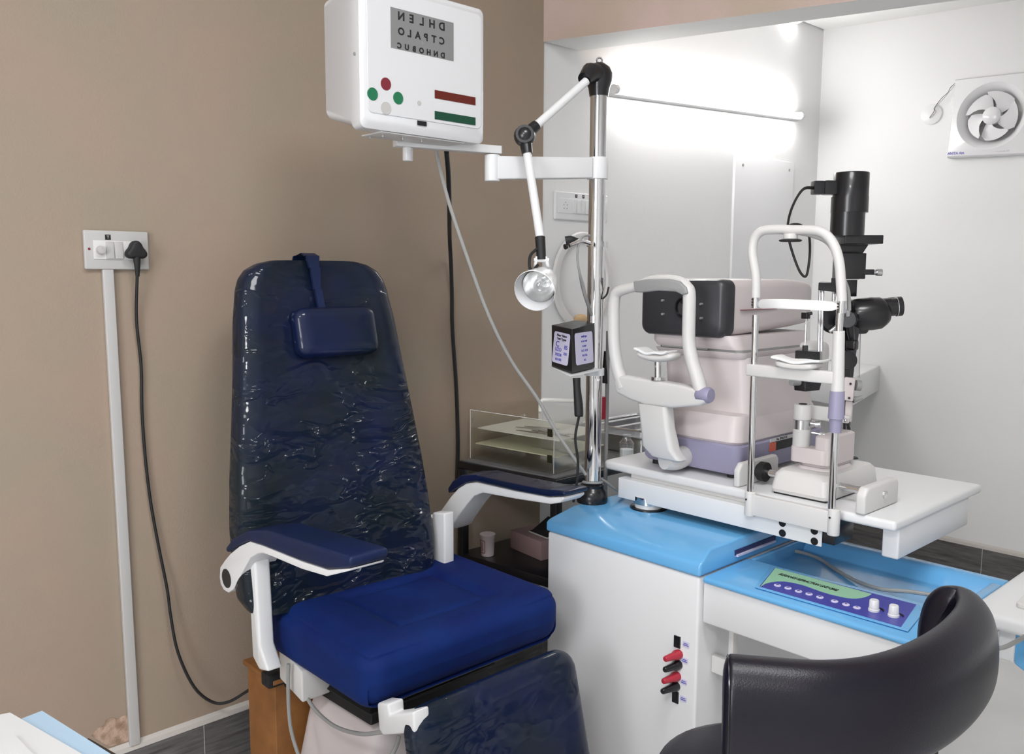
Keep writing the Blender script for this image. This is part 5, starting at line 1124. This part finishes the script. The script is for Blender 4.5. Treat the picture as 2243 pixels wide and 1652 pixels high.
b = nb(); fr4 = lambda x0, x1, d0, d1, py0, py1: hexa(b, [V((txy.x, txy.y, Zp(py0))) + RT * x + V((_f.x, _f.y, 0)).normalized() * d for x, d in ((x0, d0), (x1, d0), (x1, d1), (x0, d1))], [V((txy.x, txy.y, Zp(py1))) + RT * x + V((_f.x, _f.y, 0)).normalized() * d for x, d in ((x0, d0), (x1, d0), (x1, d1), (x0, d1))])
fr4(-.02, .073, -.035, .035, 535, 516); obj('filter_plate', b, M_black, sl_, bevel=.002)
b = nb(); hexa(b, [P3(556, -.012), P3(556, .038), P3(556, .038) + _f * .05, P3(556, -.012) + _f * .05], [P3(535, -.02), P3(535, .052), P3(535, .052) + _f * .05, P3(535, -.02) + _f * .05]); obj('filter_cone', b, M_black, sl_, bevel=.001)
b = nb(); fr4(-.024, .036, -.03, .03, 611, 555); obj('slit_housing', b, M_black, sl_, bevel=.002)
b = nb(); fr4(.036, .066, -.008, .008, 602, 590); k = obj('slit_lever', b, M_black, sl_, bevel=.001)
b = nb(); cyl(b, P3(597, .064), P3(597, .076), .006, n=14); cyl(b, P3(597, .074), P3(597, .087), .0088, n=18); obj('lever_knob', b, M_steel, k)
b = nb(); fr4(-.002, .024, -.012, .012, 650, 613); obj('tower_neck', b, M_black, sl_, bevel=.001)
b = nb(); fr4(-.005, .027, -.014, .014, 613.5, 610); obj('neck_plate', b, M_steel, sl_)
# binocular microscope: body and eyepieces pointing right
mb = at(1885, 685, 2.14); RH = V((RT.x, RT.y, 0)).normalized(); FH = V((_f.x, _f.y, 0)).normalized()
b = nb(); rcube(b, at(1868, 695, 2.12), (.032, .032, .040), .012, n=10, mtx=Matrix.Rotation(math.atan2(RT.y, RT.x), 4, 'Z')); obj('microscope_body', b, M_black, sl_)
for dep, dx in ((-.032, 0), (.034, -12)):
    a0_ = at(1876 + dx, 690, 2.13 + dep); dE = (RH * 1.0 + FH * -.12 + V((0, 0, .10))).normalized()
    b = nb(); lathe(b, a0_, dE, [(-.01, .034), (.0, .0385), (.035, .040), (.055, .0385), (.068, .030), (.074, .024)], n=30); kb = obj('prism_housing', b, M_black, sl_)
    a1_ = a0_ + dE * .060 + V((0, 0, .012)); b = nb(); lathe(b, a1_, dE, [(0, .0225), (.018, .0225), (.019, .0205), (.030, .0205), (.031, .0235), (.043, .0235), (.044, .019)], n=28); obj('eyepiece', b, M_black, sl_)
    if dep < 0:
        b = nb(); lathe(b, a1_ + dE * .0305, dE, [(0, .0238), (.0015, .0238)], n=28); obj('eyepiece_ring', b, M_chrome, sl_)
b = nb(); cD = at(1822, 700, 2.10); lathe(b, cD, -_f, [(0, .033), (.012, .035), (.018, .030), (.020, .008)], n=30); obj('focus_disc', b, M_black, sl_)
b = nb(); cyl(b, at(1818, 727, 2.07), at(1832, 716, 2.07), .0048, n=12); obj('small_pin', b, M_chrome, sl_)
b = nb(); cyl(b, at(1856, 700, 2.03), at(1858, 698, 2.055), .019, n=22); cyl(b, at(1861, 699, 2.05), at(1872, 699, 2.05), .0165, n=22); obj('magnification_knob', b, M_black, sl_)
b = nb(); tube(b, [at(1846, 636, 2.02), at(1852, 670, 2.02), at(1856, 690, 2.03)], [.008, .0095, .0085], n=12); obj('steel_lever', b, M_steel, sl_)
b = nb(); cyl(b, at(1861, 712, 2.05), at(1868, 760, 2.06), .010, .006, n=14); rcube(b, at(1867, 756, 2.04), (.012, .010, .012), .005, n=8); obj('black_thumb_screw', b, M_black, sl_)
b = nb(); lathe(b, at(1852, 790, 2.045), -_f, [(0, .018), (.008, .0225), (.016, .0215), (.018, .006)], n=28); obj('height_knob', b, M_black, sl_)
b = nb(); hexa(b, [at(1858, 840, 2.08), at(1866, 842, 2.08), at(1868, 842, 2.10), at(1860, 840, 2.10)], [at(1858, 710, 2.08), at(1884, 712, 2.08), at(1880, 712, 2.10), at(1860, 710, 2.10)]); obj('carrier_arm', b, M_dark, sl_, bevel=.001)
b = nb(); hexa(b, [at(1866, 826, 2.11), at(1882.5, 827, 2.11), at(1883, 827, 2.112), at(1866.5, 826, 2.112)], [at(1866, 715, 2.11), at(1885, 712, 2.11), at(1885.5, 712, 2.112), at(1866.5, 715, 2.112)]); obj('breath_shield', b, M_frost, sl_, smooth=False)
b = nb(); cyl(b, at(1882.5, 828, 2.108), at(1885, 716, 2.108), .0007, n=6); obj('shield_edge', b, M_greyp, sl_)

# ================================================================== STOOL
so = thing('doctors_stool', 'black padded stool with wide curved backrest in front of blue desk', 'stool', (-0.72, 1.28, 0.0))
ZT = 0.835; SX, SY = -0.715, 1.262
top = [(1612, 1440), (1700, 1447), (1800, 1454), (1900, 1447), (1990, 1423), (2072, 1380), (2118, 1335), (2128, 1305), (2112, 1286), (2080, 1282), (2064, 1288)]
path = [on_z(x, y, ZT) for x, y in top]; path = [path[0] + (path[0] - path[1]) * .32] + path
path = smooth_path([V((p.x, p.y, 0)) for p in path], 6)
for _ in range(6): path = [path[0]] + [(path[i - 1] + path[i] * 2 + path[i + 1]) / 4 for i in range(1, len(path) - 1)] + [path[-1]]
Hb, Tb = 0.150, 0.054
def band_ring(i, k_=1.0, hk=1.0):
    e = (path[min(i + 1, len(path) - 1)] - path[max(i - 1, 0)]).normalized(); d_ = V((e.y, -e.x, 0))
    out = []
    for j in range(28):
        g_ = 2 * PI * j / 28; cg, sg = math.cos(g_), math.sin(g_)
        ex_ = math.copysign(abs(cg) ** .8, cg); ez_ = math.copysign(abs(sg) ** .45, sg)
        out.append(path[i] + d_ * (Tb / 2 * k_ * ex_ + .025 * math.sin(PI * .5 * min(1, (1 - ez_))) - .006) + V((0, 0, ZT - Hb / 2 + Hb / 2 * hk * ez_)))
    return out
b = nb(); prev = None; nP = len(path)
for i in range(nP):
    d0 = min(i, nP - 1 - i); k_ = [.30, .62, .82, .94, 1.0][min(d0, 4)]
    rr = [b.verts.new(p) for p in band_ring(i, k_, [.62, .80, .90, .96, 1.0][min(d0, 4)])]
    if prev: bridge(b, prev, rr)
    else: b.faces.new(rr)
    prev = rr
b.faces.new(prev[::-1]); bkr = obj('backrest', b, M_stool, so, sub=1)
b = nb(); r_ = band_ring(3, .945, .965); tube(b, r_ + [r_[0]], .0014, n=6, smooth=False); obj('piping', b, M_black, bkr)
ZS = 0.512
b = nb(); lathe(b, (SX, SY, ZS - .072), (0, 0, 1), [(0, .15), (.006, .172), (.02, .186), (.045, .190), (.062, .184), (.070, .165), (.072, .10), (.070, .02)], n=48); obj('seat', b, M_stool, so)
bq = on_z(2037, 1602, .70); bdr = (V((bq.x, bq.y, 0)) - V((SX, SY, 0))); Lb = bdr.length + .0; bdr.normalize(); bnn = V((-bdr.y, bdr.x, 0)) * .024; S0 = V((SX, SY, 0))
b = nb()
for a0_, a1_, za_, zb_2 in ((.05, Lb + .004, .405, .425), (Lb - .008, Lb + .004, .405, .70)):
    hexa(b, [S0 + bdr * a0_ - bnn + V((0, 0, za_)), S0 + bdr * a1_ - bnn + V((0, 0, za_)), S0 + bdr * a1_ + bnn + V((0, 0, za_)), S0 + bdr * a0_ + bnn + V((0, 0, za_))], [S0 + bdr * a0_ - bnn + V((0, 0, zb_2)), S0 + bdr * a1_ - bnn + V((0, 0, zb_2)), S0 + bdr * a1_ + bnn + V((0, 0, zb_2)), S0 + bdr * a0_ + bnn + V((0, 0, zb_2))])
obj('backrest_bracket', b, M_rubber, so, bevel=.002)
b = nb(); cyl(b, (SX, SY, .12), (SX, SY, .43), .025, n=20); obj('gas_column', b, M_black, so)
for k in range(5):
    a = 2 * PI * k / 5 + .4; d_ = V((math.cos(a), math.sin(a), 0)); c0_ = V((SX, SY, 0))
    b = nb(); tube(b, [c0_ + V((0, 0, .12)), c0_ + d_ * .14 + V((0, 0, .10)), c0_ + d_ * .26 + V((0, 0, .075))], [.022, .018, .014], n=10); lg = obj('leg', b, M_black, so)
    b = nb(); cyl(b, c0_ + d_ * .26 + V((-d_.y, d_.x, 0)) * -.014 + V((0, 0, .026)), c0_ + d_ * .26 + V((-d_.y, d_.x, 0)) * .014 + V((0, 0, .026)), .026, n=20); obj('caster', b, M_rubber, lg)

# ================================================================== RIGHT-HAND TABLE
ZW = 0.715
rt = thing('white_side_table', 'white side table with rounded top at the right edge behind the stool', 'table', (-0.3, 1.9, 0))
b = nb(); fl = on_z(2176, 1330, ZW); A0 = on_z(2158, 1302, ZW); A1 = on_z(2243, 1249, ZW)
xl_ = -0.578; yf_ = 1.742
prism(b, [(xl_, yf_ + .02), (xl_ + .02, yf_), (.25, yf_), (.25, 2.38), (xl_, 2.38)], 'z', ZW - .030, ZW); obj('table_top', b, M_white, rt, bevel=.010, seg=4)
s0_ = on_y(2186, 1400, 1.775); s1_ = on_y(2219, 1453, 1.775); b = nb(); bx(b, s0_.x, s1_.x, 1.775, 2.30, s1_.z, ZW - .030); obj('side_rail', b, M_white, rt, bevel=.004)
b = nb(); cyl(b, (.02, 2.0, .0), (.02, 2.0, ZW - .030), .045, n=28); cyl(b, (.02, 2.0, .0), (.02, 2.0, .03), .25, n=36); obj('column', b, M_white, rt, bevel=.004)
t = thing('white_keypad', 'thin white keypad lying on white side table at right edge', 'keypad', (-.47, 1.86, ZW))
ck = on_z(2243, 1322, ZW + .008); b = nb(); Mk = basis((-.443, 1.885, ZW), (1, .05, 0), (-.05, 1, 0)); plate(b, Mk, rounded(.075, .070, .008), .0, .010); obj('body', b, M_cream, t, bevel=.002)
b = nb(); plate(b, Mk, rounded(.062, .056, .006), .0102, .0115); obj('top_panel', b, M_white, t, bevel=.0005)
for i in range(3):
    b = nb(); plate(b, Mk @ Matrix.Translation((-.03 + .02 * i, -.02, 0)), rounded(.006, .004, .002), .0116, .0128); obj('key', b, M_greyp, t)
t = thing('blue_box', 'sky blue box partly seen under white side table at right edge', 'box', (-.37, 1.75, .45))
c_ = on_y(2232, 1425, 1.80)
b = nb(); pp2 = [on_y(*q, 1.78) for q in ((2224, 1385), (2275, 1385), (2275, 1480), (2240, 1470), (2221, 1455), (2219, 1440))]
prism(b, [(p.x, p.z) for p in pp2], 'y', 1.78, 2.02); obj('body', b, M_blue, t, bevel=.004)
b = nb(); bx(b, pp2[0].x + .02, pp2[1].x - .005, 1.82, 1.98, 0, pp2[2].z + .02); obj('plinth', b, M_white, t, bevel=.003)
b = nb(); tube(b, [on_y(2175, 1422, 1.70), on_y(2200, 1418, 1.70), on_y(2225, 1406, 1.70), on_y(2262, 1385, 1.69)], .0042, n=8); o = obj('pale_cable', b, M_cable, None, base=on_y(2200, 1418, 1.70)); tag(o, 'pale cable curving behind stool under white side table', 'cable')

# ================================================================== PAPERS AT THE NEAR LEFT
ZD = 0.74
nd = thing('near_desk', 'dark topped desk corner under the papers at bottom left', 'desk', (-0.95, 0.25, 0))
p0, p1_, p2_ = on_z(-60, 1500, ZD), on_z(215, 1616, ZD), on_z(300, 1665, ZD)
k0 = on_z(196, 1612, ZD); k1 = on_z(262, 1650, ZD); kd = (k1 - k0).normalized(); kn = V((kd.y, -kd.x, 0)); 
if kn.dot(V((0, 0, 0)) - k0) < 0 and False: kn = -kn
far = on_z(-140, 1600, ZD)
nd_pts = [k0, k0 + kd * .55, k0 + kd * .55 - V((0, .9, 0)), V((k0.x - .0, k0.y - .75, ZD)), V((k0.x - .01, k0.y - .05, ZD))]
b = nb(); hexa(b, [V((p.x, p.y, ZD - .028)) for p in nd_pts], [V((p.x, p.y, ZD - .002)) for p in nd_pts]); obj('desk_top', b, mat('dark_brown_laminate', srgb(44, 34, 26), 0.4), nd, bevel=.003)
for q in (k0 + kd * .06 + V((0.0, -.1, 0)), k0 + kd * .5 + V((0, -.1, 0)), k0 + V((.03, -.65, 0)), k0 + kd * .5 + V((0, -.8, 0))):
    b = nb(); bx(b, q.x - .02, q.x + .02, q.y - .02, q.y + .02, 0, ZD - .028); obj('leg', b, M_black, nd)
def sheet(nm, lab, cat, pxs, z, th, m, grp=None):
    P_ = [on_z(x, y, z) for x, y in pxs]; b_ = nb(); hexa(b_, [p - V((0, 0, th)) for p in P_], P_); o_ = obj(nm, b_, m, None, smooth=False, base=P_[0]); tag(o_, lab, cat, grp); return o_
sheet('blue_folder', 'pale blue paper folder under white sheets at bottom left', 'folder', ((48, 1574), (92, 1557), (240, 1650), (420, 1760), (330, 1900), (40, 1800), (-60, 1700)), ZD + .006, .0065, M_papblue)
sheet('paper_sheet', 'white paper sheet lying on pale blue folder at bottom left', 'paper', ((-80, 1582), (22, 1561), (180, 1652), (330, 1740), (200, 1900), (-120, 1800)), ZD + .0085, .002, M_paper)
sheet('paper_sheet', 'topmost white paper sheet at bottom left edge, smaller than sheet beneath it', 'paper', ((-120, 1640), (35, 1612), (100, 1680), (150, 1760), (-60, 1820)), ZD + .011, .002, M_paper)
# ================================================================== LIGHT
def area(name, loc, size, power, rot=(0, 0, 0), col=(1, 1, 1)):
    l = bpy.data.lights.new(name, 'AREA'); l.shape = 'RECTANGLE'; l.size = size[0]; l.size_y = size[1]; l.energy = power; l.color = col
    o = bpy.data.objects.new(name, l); COL.objects.link(o); o.location = loc; o.rotation_euler = rot; return o
# unseen ceiling fittings, assumed and added as fill light, over and behind the photographer
for nm, (x_, y_), pw in (('nearer the tan wall', (-0.35, 0.75), 20), ('farther from the tan wall', (0.2, -0.9), 40)):
    t = thing('assumed_panel_light', 'assumed unseen flat square panel light in the room ceiling, ' + nm, 'ceiling light', (x_, y_, ZC))
    b = nb(); bx(b, x_ - .32, x_ + .32, y_ - .32, y_ + .32, ZC - 0.02, ZC); obj('frame', b, M_white, t, bevel=0.003)
    area('assumed_panel_lamp', (x_, y_, ZC - 0.03), (0.58, 0.58), pw)
w = bpy.data.worlds.new('world'); SC.world = w; w.use_nodes = True
w.node_tree.nodes['Background'].inputs['Color'].default_value = (0.8, 0.85, 0.9, 1); w.node_tree.nodes['Background'].inputs['Strength'].default_value = 0.3
SC.view_settings.view_transform = 'Standard'; SC.view_settings.look = 'None'; SC.view_settings.gamma = 1.0; SC.view_settings.exposure = 0.0
SC.view_settings.use_curve_mapping = False
SC.cycles.transparent_max_bounces = 32
for o in list(bpy.data.objects):
    if '_base' in o: del o['_base']
